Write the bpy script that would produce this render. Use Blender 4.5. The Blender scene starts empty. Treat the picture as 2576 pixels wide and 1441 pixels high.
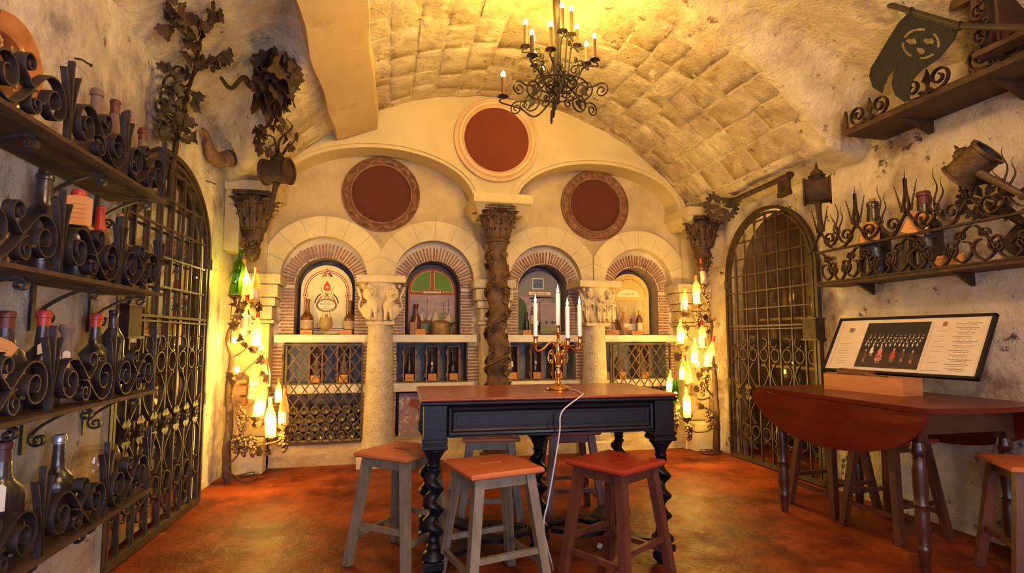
import bpy, math, random
import numpy as np
from math import sin, cos, pi, sqrt, radians
from mathutils import Vector, Matrix
random.seed(7)
sc = bpy.context.scene
COL = sc.collection
# ------------------------------------------------------------------ camera
F, PX, PY, HC = 1370.0, 1288.0, 736.0, 1.2
YAW, PIT = radians(12.9), radians(4.75)
cam = bpy.data.cameras.new('camera'); camo = bpy.data.objects.new('camera', cam); COL.objects.link(camo)
cam.sensor_width = 36; cam.lens = F / 2576 * 36; cam.shift_y = (PY - 720.5) / 2576
cam.clip_start = 0.05
camo.location = (0, 0, HC); camo.rotation_euler = (pi / 2 + PIT, 0, -YAW)
sc.camera = camo
# ------------------------------------------------------------------ world, light, exposure
W = bpy.data.worlds.new('world'); sc.world = W; W.use_nodes = True
W.node_tree.nodes['Background'].inputs[0].default_value = (.35, .5, 1, 1)
W.node_tree.nodes['Background'].inputs[1].default_value = 0.03
def lamp(kind, name, loc, power, color, size=.1, rot=(0, 0, 0), **k):
    l = bpy.data.lights.new(name, kind); l.energy = power; l.color = color
    if kind == 'AREA': l.shape = 'RECTANGLE'; l.size = size; l.size_y = k.pop('size_y', size)
    elif kind == 'SPOT': l.shadow_soft_size = size; l.spot_size = k.pop('cone', 1.5); l.spot_blend = 1
    else: l.shadow_soft_size = size
    o = bpy.data.objects.new(name, l); COL.objects.link(o); o.location = loc; o.rotation_euler = rot
    return o
WARM = (1, .50, .10)
# cool fill added behind the photographer's left, inside the made-up doorway
lamp('AREA', 'cool_fill_left', (-.45, -1.5, 1.15), 62, (.42, .58, 1), .9, (radians(84), 0, radians(10)), size_y=1.9)
# second cool fill, added unseen behind the photographer's right to lift the left wall
lamp('AREA', 'cool_fill_right', (1.7, -1.5, 1.25), 52, (.74, .80, 1), .6, (radians(86), 0, radians(39)), size_y=1.2)
# unseen warm spot added to brighten the vault and the end wall
lamp('SPOT', 'vault_fill_spot', (1.25, .7, 2.75), 140, (1, .66, .10), .08, (radians(98), 0, radians(-2)), cone=2.1)
# warm fill added out of view above the photographer, without a fitting
lamp('POINT', 'warm_fill_overhead', (1.0, .3, 3.3), 128, (1, .58, .32), .12)
sc.view_settings.view_transform = 'Standard'; sc.view_settings.look = 'None'
sc.view_settings.exposure = 0.5; sc.view_settings.gamma = 1; sc.view_settings.use_curve_mapping = False
sc.cycles.max_bounces = 5; sc.cycles.diffuse_bounces = 3; sc.cycles.glossy_bounces = 3; sc.cycles.transmission_bounces = 4; sc.cycles.transparent_max_bounces = 8
sc.cycles.use_adaptive_sampling = True; sc.cycles.adaptive_threshold = .09; sc.cycles.adaptive_min_samples = 16; sc.cycles.use_denoising = True
sc.cycles.sample_clamp_indirect = 4; sc.cycles.caustics_reflective = False; sc.cycles.caustics_refractive = False
BULB, CHBULB, FLAME = 130, 560, 60
VLP = 9

# ------------------------------------------------------------------ pixel -> known plane
_fw = Vector((sin(YAW) * cos(PIT), cos(YAW) * cos(PIT), sin(PIT))); _rt = Vector((cos(YAW), -sin(YAW), 0)); _up = _rt.cross(_fw)
_C = Vector((0, 0, HC))
def ray(x, y): return _fw + _rt * ((x - PX) / F) - _up * ((y - PY) / F)
def AZ(x, y, z=0): d = ray(x, y); return _C + d * ((z - HC) / d.z)
def AX(x, y, X): d = ray(x, y); return _C + d * (X / d.x)
def AY(x, y, Y): d = ray(x, y); return _C + d * (Y / d.y)

# ------------------------------------------------------------------ mesh collector
def I3(u, v, w=0): return (u, v, w)
class MB:
    def __init__(s, f=None): s.v = []; s.f = []; s.map = f
    def add(s, vs, fs):
        b = len(s.v)
        s.v += [tuple(s.map(*p)) for p in vs] if s.map else [tuple(p) for p in vs]
        s.f += [tuple(b + i for i in q) for q in fs]; return s
    def box(s, x0, x1, y0, y1, z0, z1):
        return s.add([(x, y, z) for x in (x0, x1) for y in (y0, y1) for z in (z0, z1)],
                     [(0, 1, 3, 2), (4, 6, 7, 5), (0, 4, 5, 1), (2, 3, 7, 6), (0, 2, 6, 4), (1, 5, 7, 3)])
    def cbox(s, c, d, rz=0, taper=1, rx=0):
        """box by centre and size, top scaled by taper"""
        m = Matrix.Rotation(rz, 3, 'Z') @ Matrix.Rotation(rx, 3, 'X'); vs = []
        for x in (-.5, .5):
            for y in (-.5, .5):
                for z in (-.5, .5):
                    k = taper if z > 0 else 1
                    vs.append(m @ Vector((x * d[0] * k, y * d[1] * k, z * d[2])) + Vector(c))
        return s.add(vs, [(0, 1, 3, 2), (4, 6, 7, 5), (0, 4, 5, 1), (2, 3, 7, 6), (0, 2, 6, 4), (1, 5, 7, 3)])
    def bevbox(s, x0, x1, y0, y1, z0, z1, b):
        vs = []; 
        rings = [(z0, b), (z0 + b, 0), (z1 - b, 0), (z1, b)]
        for z, i in rings: vs += [(x0 + i, y0 + i, z), (x1 - i, y0 + i, z), (x1 - i, y1 - i, z), (x0 + i, y1 - i, z)]
        fs = [(3, 2, 1, 0), (12, 13, 14, 15)]
        for k in range(3):
            for j in range(4): fs.append((k * 4 + j, k * 4 + (j + 1) % 4, k * 4 + 4 + (j + 1) % 4, k * 4 + 4 + j))
        return s.add(vs, fs)
    def tube(s, path, r, n=6, caps=True, sq=False, flat=1):
        P = [Vector(p) for p in path]; m = len(P); rr = r if isinstance(r, (list, tuple)) else [r] * m
        t0 = (P[1] - P[0]).normalized(); nn = t0.orthogonal().normalized(); vs = []
        if abs(t0.z) > .9: nn = Vector((1, 0, 0)); nn = (nn - t0 * nn.dot(t0)).normalized()
        for i in range(m):
            t = (P[min(i + 1, m - 1)] - P[max(i - 1, 0)])
            t = t.normalized() if t.length > 1e-9 else t0
            nn = nn - t * nn.dot(t); nn = nn.normalized() if nn.length > 1e-6 else t.orthogonal().normalized()
            b = t.cross(nn)
            for k in range(n):
                a = 2 * pi * (k + (.5 if sq else 0)) / n
                vs.append(P[i] + (nn * cos(a) + b * sin(a) * flat) * rr[i] * (1.4142 if sq else 1))
        fs = [(i * n + k, i * n + (k + 1) % n, (i + 1) * n + (k + 1) % n, (i + 1) * n + k) for i in range(m - 1) for k in range(n)]
        if caps: fs += [tuple(range(n - 1, -1, -1)), tuple((m - 1) * n + k for k in range(n))]
        return s.add(vs, fs)
    def bar(s, a, b, w, d=None):
        """square or rectangular bar; wide w in the mapped u/v plane"""
        a = Vector(a); b = Vector(b); t = (b - a).normalized(); d = d or w
        z = Vector((0, 0, 1)) if abs(t.z) < .9 else Vector((1, 0, 0))
        n1 = t.cross(z).normalized(); n2 = t.cross(n1); vs = []
        for p in (a, b):
            for i, j in ((-1, -1), (1, -1), (1, 1), (-1, 1)): vs.append(p + n1 * i * w / 2 + n2 * j * d / 2)
        return s.add(vs, [(0, 3, 2, 1), (4, 5, 6, 7)] + [(k, (k + 1) % 4, 4 + (k + 1) % 4, 4 + k) for k in range(4)])
    def lathe(s, prof, n=16, o=(0, 0, 0), M=None, caps=True, fn=None):
        vs = []
        for r, z in prof:
            for k in range(n):
                a = 2 * pi * k / n; q = r * (fn(a, z) if fn else 1)
                p = Vector((q * cos(a), q * sin(a), z)); p = (M @ p if M else p) + Vector(o); vs.append(p)
        m = len(prof)
        fs = [(i * n + k, i * n + (k + 1) % n, (i + 1) * n + (k + 1) % n, (i + 1) * n + k) for i in range(m - 1) for k in range(n)]
        if caps: fs += [tuple(range(n - 1, -1, -1)), tuple((m - 1) * n + k for k in range(n))]
        return s.add(vs, fs)
    def ribbon(s, pts, t, w0, w1):
        """flat iron band along a 2D path, thickness t in plane, depth w0..w1"""
        m = len(pts); vs = []
        for i in range(m):
            a = pts[max(i - 1, 0)]; b = pts[min(i + 1, m - 1)]; dx, dy = b[0] - a[0], b[1] - a[1]; L = math.hypot(dx, dy) or 1
            nx, ny = -dy / L * t / 2, dx / L * t / 2; x, y = pts[i]
            vs += [(x - nx, y - ny, w0), (x + nx, y + ny, w0), (x + nx, y + ny, w1), (x - nx, y - ny, w1)]
        fs = [(i * 4 + k, i * 4 + (k + 1) % 4, i * 4 + 4 + (k + 1) % 4, i * 4 + 4 + k) for i in range(m - 1) for k in range(4)]
        fs += [(3, 2, 1, 0), tuple((m - 1) * 4 + k for k in range(4))]
        return s.add(vs, fs)
    def prism(s, out, w0, w1):
        m = len(out); vs = [(x, y, w0) for x, y in out] + [(x, y, w1) for x, y in out]
        return s.add(vs, [tuple(range(m - 1, -1, -1)), tuple(range(m, 2 * m))] + [(i, (i + 1) % m, m + (i + 1) % m, m + i) for i in range(m)])
    def ball(s, c, r, n=8, m=5, sc3=(1, 1, 1), M=None):
        pr = [(max(.001, sin(pi * i / m)), -cos(pi * i / m)) for i in range(m + 1)]; vs = []
        for q, z in pr:
            for k in range(n):
                a = 2 * pi * k / n; p = Vector((q * cos(a) * sc3[0], q * sin(a) * sc3[1], z * sc3[2])) * r
                vs.append((M @ p if M else p) + Vector(c))
        return s.add(vs, [(i * n + k, i * n + (k + 1) % n, (i + 1) * n + (k + 1) % n, (i + 1) * n + k) for i in range(m) for k in range(n)])
    def grid(s, fn, nu, nv):
        vs = [fn(i / nu, j / nv) for i in range(nu + 1) for j in range(nv + 1)]
        return s.add(vs, [(i * (nv + 1) + j, (i + 1) * (nv + 1) + j, (i + 1) * (nv + 1) + j + 1, i * (nv + 1) + j + 1) for i in range(nu) for j in range(nv)])
    def mesh(s, name, smooth=True, ang=.7):
        me = bpy.data.meshes.new(name); me.from_pydata([tuple(p) for p in s.v], [], s.f); me.update()
        if smooth:
            me.shade_smooth()
            try: me.set_sharp_from_angle(angle=ang)
            except Exception: pass
        return me
    def build(s, name, m, parent=None, smooth=True, world=False, ang=.7, fix=False):
        me = s.mesh(name, smooth, ang)
        if fix:
            import bmesh
            bm = bmesh.new(); bm.from_mesh(me); bmesh.ops.recalc_face_normals(bm, faces=bm.faces); bm.to_mesh(me); bm.free()
        if m: me.materials.append(m)
        o = bpy.data.objects.new(name, me); COL.objects.link(o)
        if parent:
            o.parent = parent
            if world: o.matrix_parent_inverse = (Matrix.Translation(parent.location) @ parent.rotation_euler.to_matrix().to_4x4()).inverted()
        return o
def tag(o, label=None, cat=None, group=None, kind=None):
    if label: o['label'] = label
    if cat: o['category'] = cat
    if group: o['group'] = group
    if kind: o['kind'] = kind
    return o
def thing(name, label, cat, loc=(0, 0, 0), rz=0, group=None, kind=None):
    o = bpy.data.objects.new(name, None); COL.objects.link(o); o.empty_display_size = .05
    o.location = loc; o.rotation_euler = (0, 0, rz); return tag(o, label, cat, group, kind)
def kids(o): return [c for c in ALLK.get(o.name, [])]
def copy_tree(o, loc=None, rz=None, label=None, parent=None):
    c = o.copy(); COL.objects.link(c)
    if parent: c.parent = parent
    for ch in list(o.children): copy_tree(ch, parent=c)
    if loc is not None: c.location = loc
    if rz is not None: c.rotation_euler[2] = rz
    if label: c['label'] = label
    return c
def part(name, me, m, parent, loc=(0, 0, 0), rot=(0, 0, 0), s=None):
    o = bpy.data.objects.new(name, me); COL.objects.link(o); o.parent = parent; o.location = loc; o.rotation_euler = rot
    if s: o.scale = s
    if m and not me.materials: me.materials.append(m)
    return o
def text(body, size, m, parent, M, name='lettering', ext=.0006, align='CENTER', shear=0):
    cu = bpy.data.curves.new('t', 'FONT'); cu.body = body; cu.size = size; cu.align_x = align; cu.align_y = 'CENTER'; cu.extrude = ext; cu.shear = shear
    cu.resolution_u = 2
    t = bpy.data.objects.new('t', cu); COL.objects.link(t); bpy.context.view_layer.update()
    me = bpy.data.meshes.new_from_object(t.evaluated_get(bpy.context.evaluated_depsgraph_get())); bpy.data.objects.remove(t)
    me.materials.clear(); me.materials.append(m); me.transform(M)
    o = bpy.data.objects.new(name, me); COL.objects.link(o)
    if parent: o.parent = parent
    return o
# curves
def spiral(c, r0, a0, turns, r1=None, d=1, n=None):
    r1 = r0 * .22 if r1 is None else r1; n = n or max(10, int(abs(turns) * 22)); out = []
    for i in range(n + 1):
        t = i / n; r = r0 + (r1 - r0) * t ** .8; a = a0 + d * turns * 2 * pi * t
        out.append((c[0] + r * cos(a), c[1] + r * sin(a)))
    return out
def herm(p0, m0, p1, m1, n=8):
    out = []
    for i in range(1, n):
        t = i / n; h0 = 2 * t**3 - 3 * t**2 + 1; h1 = t**3 - 2 * t**2 + t; h2 = -2 * t**3 + 3 * t**2; h3 = t**3 - t**2
        out.append((h0 * p0[0] + h1 * m0[0] + h2 * p1[0] + h3 * m1[0], h0 * p0[1] + h1 * m0[1] + h2 * p1[1] + h3 * m1[1]))
    return out
def scroll(c1, r1, a1, d1, t1, c2, r2, a2, d2, t2, n=9):
    """spiral, joining sweep, spiral; a = angle of each outer end, d = sense in which the curl winds inwards"""
    s1 = spiral(c1, r1, a1, t1, d=d1); s2 = spiral(c2, r2, a2, t2, d=d2)
    L = math.hypot(s2[0][0] - s1[0][0], s2[0][1] - s1[0][1])
    m0 = (sin(a1) * d1 * L, -cos(a1) * d1 * L); m1 = (-sin(a2) * d2 * L, cos(a2) * d2 * L)
    return s1[::-1] + herm(s1[0], m0, s2[0], m1, n) + s2
def catmull(P, n=6):
    P = [Vector(p) for p in P]; out = []
    for i in range(len(P) - 1):
        a, b, c, d = P[max(i - 1, 0)], P[i], P[i + 1], P[min(i + 2, len(P) - 1)]
        for k in range(n):
            t = k / n; out.append(.5 * ((2 * b) + (c - a) * t + (2 * a - 5 * b + 4 * c - d) * t * t + (3 * b - a - 3 * c + d) * t**3))
    out.append(P[-1]); return out
def clip(poly, a, b, c):
    """keep a*x+b*y<=c"""
    out = []
    for i in range(len(poly)):
        p, q = poly[i], poly[(i + 1) % len(poly)]; dp = a * p[0] + b * p[1] - c; dq = a * q[0] + b * q[1] - c
        if dp <= 0: out.append(p)
        if (dp < 0 < dq) or (dq < 0 < dp): t = dp / (dp - dq); out.append((p[0] + (q[0] - p[0]) * t, p[1] + (q[1] - p[1]) * t))
    return out

# ------------------------------------------------------------------ materials
def mat(name, c1, c2=None, sc_=4, rough=.7, metal=0, bump=0, bsc=20, c3=None, thr=.62, sc3=2.5, stretch=(1, 1, 1), spec=.5, coat=0, det=6, c4=None, sc4=.8, thr4=.55, vor=0, rvar=0, mid=.5, wid=.18):
    m = bpy.data.materials.new(name); m.use_nodes = True; nt = m.node_tree; N = nt.nodes; L = nt.links
    b = N['Principled BSDF']; b.inputs['Roughness'].default_value = rough; b.inputs['Metallic'].default_value = metal
    b.inputs['Specular IOR Level'].default_value = spec; b.inputs['Coat Weight'].default_value = coat; b.inputs['Coat Roughness'].default_value = .12
    if not c2 and not bump: b.inputs['Base Color'].default_value = (*c1, 1); return m
    tc = N.new('ShaderNodeTexCoord'); mp = N.new('ShaderNodeMapping'); mp.inputs['Scale'].default_value = stretch
    L.new(tc.outputs['Object'], mp.inputs[0]); src = mp.outputs[0]
    def noise(s, d=det, ro=.6):
        n = N.new('ShaderNodeTexNoise'); n.inputs['Scale'].default_value = s; n.inputs['Detail'].default_value = d; n.inputs['Roughness'].default_value = ro
        L.new(src, n.inputs['Vector']); return n.outputs['Fac']
    def ramp(f, lo, hi):
        r = N.new('ShaderNodeMapRange'); r.inputs[1].default_value = lo; r.inputs[2].default_value = hi; r.clamp = True; L.new(f, r.inputs[0]); return r.outputs[0]
    def mix(f, a, c):
        x = N.new('ShaderNodeMix'); x.data_type = 'RGBA'; L.new(f, x.inputs[0])
        if hasattr(a, 'is_linked') or not isinstance(a, tuple): L.new(a, x.inputs[6])
        else: x.inputs[6].default_value = (*a, 1)
        x.inputs[7].default_value = (*c, 1); return x.outputs[2]
    col = c1
    if c2:
        f = noise(sc_); f = ramp(f, mid - wid, mid + wid); col = mix(f, col, c2)
    if c4: col = mix(ramp(noise(sc4, 8, .7), thr4, thr4 + .14), col, c4)
    if c3: col = mix(ramp(noise(sc3, 10, .75), thr, thr + .06), col, c3)
    if isinstance(col, tuple): b.inputs['Base Color'].default_value = (*col, 1)
    else: L.new(col, b.inputs['Base Color'])
    if rvar:
        r = N.new('ShaderNodeMapRange'); r.inputs[1].default_value = .35; r.inputs[2].default_value = .65
        r.inputs[3].default_value = max(0, rough - rvar); r.inputs[4].default_value = rough + rvar; L.new(noise(sc_ * 1.7), r.inputs[0]); L.new(r.outputs[0], b.inputs['Roughness'])
    if bump:
        bp = N.new('ShaderNodeBump'); bp.inputs['Strength'].default_value = min(1, bump); bp.inputs['Distance'].default_value = .02 * max(1, bump)
        h = noise(bsc, 8, .65)
        if vor:
            v = N.new('ShaderNodeTexVoronoi'); v.inputs['Scale'].default_value = vor; L.new(src, v.inputs['Vector'])
            a = N.new('ShaderNodeMath'); a.operation = 'MULTIPLY_ADD'; a.inputs[1].default_value = .35; L.new(v.outputs['Distance'], a.inputs[0]); L.new(h, a.inputs[2]); h = a.outputs[0]
        L.new(h, bp.inputs['Height']); L.new(bp.outputs[0], b.inputs['Normal'])
    return m
def emis(name, c, s):
    m = bpy.data.materials.new(name); m.use_nodes = True; nt = m.node_tree; nt.nodes.clear()
    e = nt.nodes.new('ShaderNodeEmission'); e.inputs[0].default_value = (*c, 1); e.inputs[1].default_value = s
    o = nt.nodes.new('ShaderNodeOutputMaterial'); nt.links.new(e.outputs[0], o.inputs[0]); return m
def glassy(name, tint, rough=.05, trans=.85, diff=None, ior=1.45):
    """cheap thin glass: transparent + gloss (+ translucent dust)"""
    m = bpy.data.materials.new(name); m.use_nodes = True; nt = m.node_tree; N = nt.nodes; L = nt.links; N.clear()
    tr = N.new('ShaderNodeBsdfTransparent'); tr.inputs[0].default_value = (*tint, 1)
    gl = N.new('ShaderNodeBsdfGlossy'); gl.inputs['Roughness'].default_value = rough
    lw = N.new('ShaderNodeLayerWeight'); lw.inputs[0].default_value = .5
    pw = N.new('ShaderNodeMath'); pw.operation = 'POWER'; pw.inputs[1].default_value = 3; L.new(lw.outputs['Facing'], pw.inputs[0])
    r0 = ((ior - 1) / (ior + 1))**2; fr = N.new('ShaderNodeMath'); fr.operation = 'MULTIPLY_ADD'; fr.inputs[1].default_value = .7 * (1 - r0) * (1 if ior > 1.3 else .45); fr.inputs[2].default_value = r0; L.new(pw.outputs[0], fr.inputs[0])
    m1 = N.new('ShaderNodeMixShader'); L.new(fr.outputs[0], m1.inputs[0])
    a = tr.outputs[0]
    if diff:
        tl = N.new('ShaderNodeBsdfTranslucent'); tl.inputs[0].default_value = (*diff, 1)
        df = N.new('ShaderNodeBsdfDiffuse'); df.inputs[0].default_value = (*diff, 1)
        m3 = N.new('ShaderNodeMixShader'); m3.inputs[0].default_value = .35; L.new(tl.outputs[0], m3.inputs[1]); L.new(df.outputs[0], m3.inputs[2])
        m2 = N.new('ShaderNodeMixShader'); m2.inputs[0].default_value = 1 - trans; L.new(a, m2.inputs[1]); L.new(m3.outputs[0], m2.inputs[2]); a = m2.outputs[0]
    L.new(a, m1.inputs[1]); L.new(gl.outputs[0], m1.inputs[2])
    o = N.new('ShaderNodeOutputMaterial'); L.new(m1.outputs[0], o.inputs[0]); return m
M = {}
M['plaster'] = mat('wall_plaster', (.42, .35, .29), (.70, .60, .49), 3.2, .9, bump=2.2, bsc=8, c3=(.11, .06, .04), thr=.605, sc3=6.5, c4=(.25, .20, .20), sc4=1.8, thr4=.52)
M['plaster_r'] = mat('flaking_plaster', (.44, .35, .26), (.74, .62, .46), 3.0, .9, bump=2.2, bsc=9, c3=(.06, .04, .035), thr=.58, sc3=7, c4=(.25, .15, .10), sc4=1.4, thr4=.52)
M['vault'] = mat('vault_plaster', (.52, .39, .23), (.78, .64, .42), 4.5, .92, bump=3, bsc=10, c3=(.22, .11, .055), thr=.59, sc3=8, c4=(.33, .23, .17), sc4=1.8, thr4=.53)
M['stone'] = mat('vault_stone', (.46, .31, .16), (.74, .58, .36), 7, .92, bump=3, bsc=16, c3=(.17, .08, .04), thr=.59, sc3=10)
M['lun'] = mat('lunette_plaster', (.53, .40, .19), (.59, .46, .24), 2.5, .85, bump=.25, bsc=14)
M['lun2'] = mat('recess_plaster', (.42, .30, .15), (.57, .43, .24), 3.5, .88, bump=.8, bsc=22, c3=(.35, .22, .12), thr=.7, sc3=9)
M['ashlar'] = mat('ashlar', (.56, .43, .23), (.66, .53, .30), 6, .85, bump=.5, bsc=45)
M['rough_stone'] = mat('rough_stone', (.55, .43, .27), (.72, .60, .41), 14, .92, bump=1.4, bsc=38, vor=60)
M['mortar'] = mat('mortar', (.62, .50, .36), (.72, .60, .44), 20, .95, bump=.8, bsc=60)
M['brick'] = mat('thin_brick', (.24, .085, .045), (.40, .18, .09), 14, .9, bump=.8, bsc=70)
M['sill'] = mat('stone_sill', (.66, .56, .42), (.75, .66, .50), 9, .85, bump=.5, bsc=50)
M['floor'] = mat('worn_floor', (.11, .019, .006), (.26, .050, .012), 2.4, .46, bump=.9, bsc=7, c3=(.34, .095, .022), thr=.60, sc3=4, c4=(.06, .010, .005), sc4=1.5, thr4=.52, rvar=.12, wid=.12, spec=.10)
M['iron'] = mat('black_iron', (.018, .014, .014), (.05, .032, .024), 14, .48, .35, bump=.25, bsc=60)
M['rust'] = mat('rusty_iron', (.025, .012, .007), (.07, .032, .015), 12, .62, .3, bump=.5, bsc=50)
M['gate'] = mat('gate_iron', (.03, .018, .012), (.08, .046, .025), 16, .5, .25, bump=.3, bsc=60)
M['bronze'] = mat('dark_bronze', (.05, .026, .014), (.15, .075, .035), 10, .42, .4, bump=.6, bsc=30)
M['shelf'] = mat('rusted_shelf', (.035, .015, .008), (.09, .04, .018), 9, .7, .2, bump=.4, bsc=40)
M['dark_wood'] = mat('ebonised_wood', (.005, .005, .007), (.010, .008, .010), 5, .36, stretch=(1, 1, 6), bump=.12, bsc=30, coat=.05, spec=.2)
M['top_wood'] = mat('table_top_wood', (.20, .030, .010), (.36, .075, .022), 3, .25, stretch=(1, 9, 1), bump=.05, bsc=12, coat=.35, rvar=.08)
M['mahogany'] = mat('mahogany', (.075, .005, .003), (.13, .011, .004), 2.5, .3, stretch=(1, 1.5, 7), bump=.04, bsc=10, coat=.12, spec=.3)
M['mahog_leg'] = mat('mahogany_legs', (.035, .009, .006), (.065, .018, .009), 5, .35, stretch=(1, 1, 3), coat=.2, bump=.05)
M['seat_a'] = mat('orange_seat_wood', (.44, .10, .030), (.56, .17, .05), 4, .4, stretch=(1, 7, 1), bump=.08, bsc=14, c3=(.55, .38, .22), thr=.70, sc3=6)
M['seat_b'] = mat('red_seat_wood', (.28, .026, .011), (.38, .045, .015), 4, .33, stretch=(1, 7, 1), bump=.08, bsc=14, coat=.2)
M['leg_grey'] = mat('worn_grey_wood', (.12, .09, .05), (.22, .165, .095), 6, .5, stretch=(4, 4, .8), bump=.15, bsc=20)
M['leg_red'] = mat('red_leg_wood', (.075, .020, .011), (.13, .038, .018), 6, .45, stretch=(4, 4, .8), bump=.12, bsc=20)
M['crate'] = mat('crate_wood', (.20, .08, .035), (.33, .15, .06), 6, .6, stretch=(1, 1, 5), bump=.15, bsc=20)
M['frame_wood'] = mat('carved_frame_wood', (.13, .05, .022), (.27, .115, .05), 14, .6, bump=.4, bsc=50)
M['disc'] = mat('dark_red_cloth', (.085, .018, .008), (.10, .022, .010), 60, .95, bump=.3, bsc=300)
M['disc2'] = mat('rust_red_cloth', (.16, .030, .010), (.18, .036, .013), 60, .95, bump=.3, bsc=300)
M['brass'] = mat('brass', (.80, .50, .18), None, rough=.17, metal=1)
M['candle'] = mat('white_wax', (.82, .80, .78), None, rough=.5)
M['cable'] = mat('white_cable', (.62, .56, .50), None, rough=.5)
M['b_black'] = mat('dark_bottle_glass', (.010, .009, .012), (.045, .030, .028), 8, .22, bump=.1, bsc=30, rvar=.15, spec=.7)
M['b_dust'] = mat('dusty_bottle', (.10, .06, .045), (.20, .13, .10), 9, .6, bump=.3, bsc=60)
M['b_green'] = glassy('green_glass', (.30, .62, .14), .06)
M['b_brown'] = mat('brown_bottle', (.09, .030, .012), (.17, .06, .02), 8, .25, bump=.1, bsc=30, rvar=.1, spec=.7)
M['b_clay'] = mat('clay_bottle', (.13, .075, .055), (.22, .14, .11), 10, .8, bump=.3, bsc=60)
M['b_lit'] = glassy('frosted_lamp_glass', (1, .80, .42), .2, .50, (1, .86, .52))
M['b_lit2'] = glassy('amber_lamp_glass', (.85, .62, .25), .08, .72, (.9, .75, .45))
M['clear'] = glassy('clear_glass', (.95, .93, .90), .02)
M['iron_d'] = mat('chandelier_iron', (.012, .008, .006), (.03, .018, .012), 14, .7, spec=.25)
M['sleeve'] = mat('dark_candle_sleeve', (.10, .038, .015), (.16, .06, .025), 20, .6)
M['pane_l'] = glassy('reflecting_pane', (.8, .76, .66), .015, ior=3.8)
M['horn'] = mat('horn', (.10, .045, .02), (.22, .11, .05), 20, .6, bump=.5, bsc=40)
M['pane'] = glassy('gate_pane', (.9, .9, .88), .02, ior=1.25)
M['wax_red'] = mat('red_sealing_wax', (.42, .030, .018), None, rough=.4)
M['wax_dark'] = mat('dark_wax', (.10, .018, .014), None, rough=.5)
M['cork'] = mat('cork', (.38, .16, .07), None, rough=.8)
M['foil'] = mat('grey_foil', (.42, .44, .45), None, rough=.35, metal=.7)
M['wax_orange'] = mat('orange_capsule', (.62, .17, .03), None, rough=.45)
M['card'] = mat('orange_card', (.55, .22, .05), (.62, .27, .08), 8, .8)
M['tagw'] = mat('white_tag', (.68, .60, .48), None, rough=.8)
M['tagy'] = mat('yellow_tag', (.70, .60, .22), None, rough=.8)
M['paper'] = mat('aged_paper', (.62, .50, .33), (.70, .58, .40), 10, .85)
M['label'] = mat('bottle_label', (.60, .50, .35), (.46, .36, .24), 14, .85)
M['labeld'] = mat('torn_dark_label', (.25, .15, .09), (.52, .38, .24), 30, .85)
M['ink'] = mat('ink', (.03, .02, .018), None, rough=.8)
M['inkb'] = mat('brown_ink', (.16, .09, .04), None, rough=.8)
M['black'] = mat('black_metal_sheet', (.010, .010, .012), (.018, .017, .019), 30, .7, bump=.1, bsc=80, spec=.2)
M['box_wood'] = mat('pine_box', (.50, .18, .055), (.60, .25, .08), 3, .5, stretch=(1, 1, 9), bump=.05)
M['niche'] = mat('niche_dark', (.20, .15, .13), (.30, .23, .19), 6, .9, bump=.4)
M['blue_back'] = mat('blue_grey_lining', (.20, .20, .20), (.29, .28, .27), 9, .85)
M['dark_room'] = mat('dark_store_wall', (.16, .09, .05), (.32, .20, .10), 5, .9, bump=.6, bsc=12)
M['grape'] = mat('iron_grapes', (.16, .085, .035), (.26, .15, .06), 20, .38, .5)
M['leaf'] = mat('iron_leaf', (.06, .03, .013), (.13, .065, .028), 14, .5, .5, bump=.3, bsc=60)
M['bark'] = mat('iron_vine_bark', (.09, .05, .025), (.22, .13, .06), 18, .6, .3, bump=1, bsc=30, stretch=(1, 1, .3))
M['rlight'] = emis('bulb_glow', (1, .62, .13), BULB)
M['chlight'] = emis('chandelier_bulb_glow', (1, .64, .10), CHBULB)
M['flame'] = emis('flame_bulb_glow', (1, .52, .13), FLAME)
for k, c in dict(p_cream=(.74, .64, .36), p_red=(.50, .06, .02), p_black=(.03, .03, .035), p_white=(.70, .64, .50), p_green=(.10, .20, .03), p_frame=(.30, .06, .03),
                 p_sail=(.50, .38, .24), p_mast=(.05, .025, .015), p_hull=(.09, .05, .03), p_water=(.14, .14, .11), p_hill=(.24, .22, .12), p_skin=(.50, .28, .16), p_coat=(.10, .045, .035),
                 p_yellow=(.55, .38, .12), p_ochre=(.45, .30, .12), p_gold=(.50, .30, .08), p_pink=(.60, .20, .18), p_grey=(.20, .19, .20), p_dkgreen=(.05, .09, .03), p_blue=(.10, .14, .28), p_photo=(.018, .015, .012),
                 p_palewash=(.55, .44, .30)).items(): M[k] = mat('paint' + k[1:], c, None, rough=.75)
M['sky_paint'] = mat('painted_sky', (.18, .17, .27), (.46, .30, .24), 4, .8, stretch=(.6, 1, 3))
M['fresco'] = mat('faded_fresco', (.26, .19, .24), (.42, .22, .16), 7, .85, bump=.4, bsc=30, c3=(.66, .55, .44), thr=.53, sc3=7)
M['scene_paint'] = mat('painted_interior', (.34, .25, .12), (.52, .41, .20), 9, .8)
M['glaze'] = mat('brown_glaze', (.11, .03, .012), (.20, .06, .02), 10, .15, coat=.6, bump=.05)
M['glaze_or'] = mat('orange_glaze', (.36, .12, .035), (.50, .20, .06), 10, .15, coat=.6)
M['copper'] = mat('brass_pan', (.34, .20, .06), (.52, .34, .12), 20, .35, .7, bump=.6, bsc=60)
M['tarnish'] = mat('tarnished_brass', (.05, .028, .014), (.15, .09, .035), 16, .45, .5, bump=.4, bsc=30, c3=(.40, .30, .15), thr=.64, sc3=14)
M['amphora'] = mat('amphora_clay', (.33, .17, .07), (.44, .25, .11), 12, .5, bump=.2, bsc=40)
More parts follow.
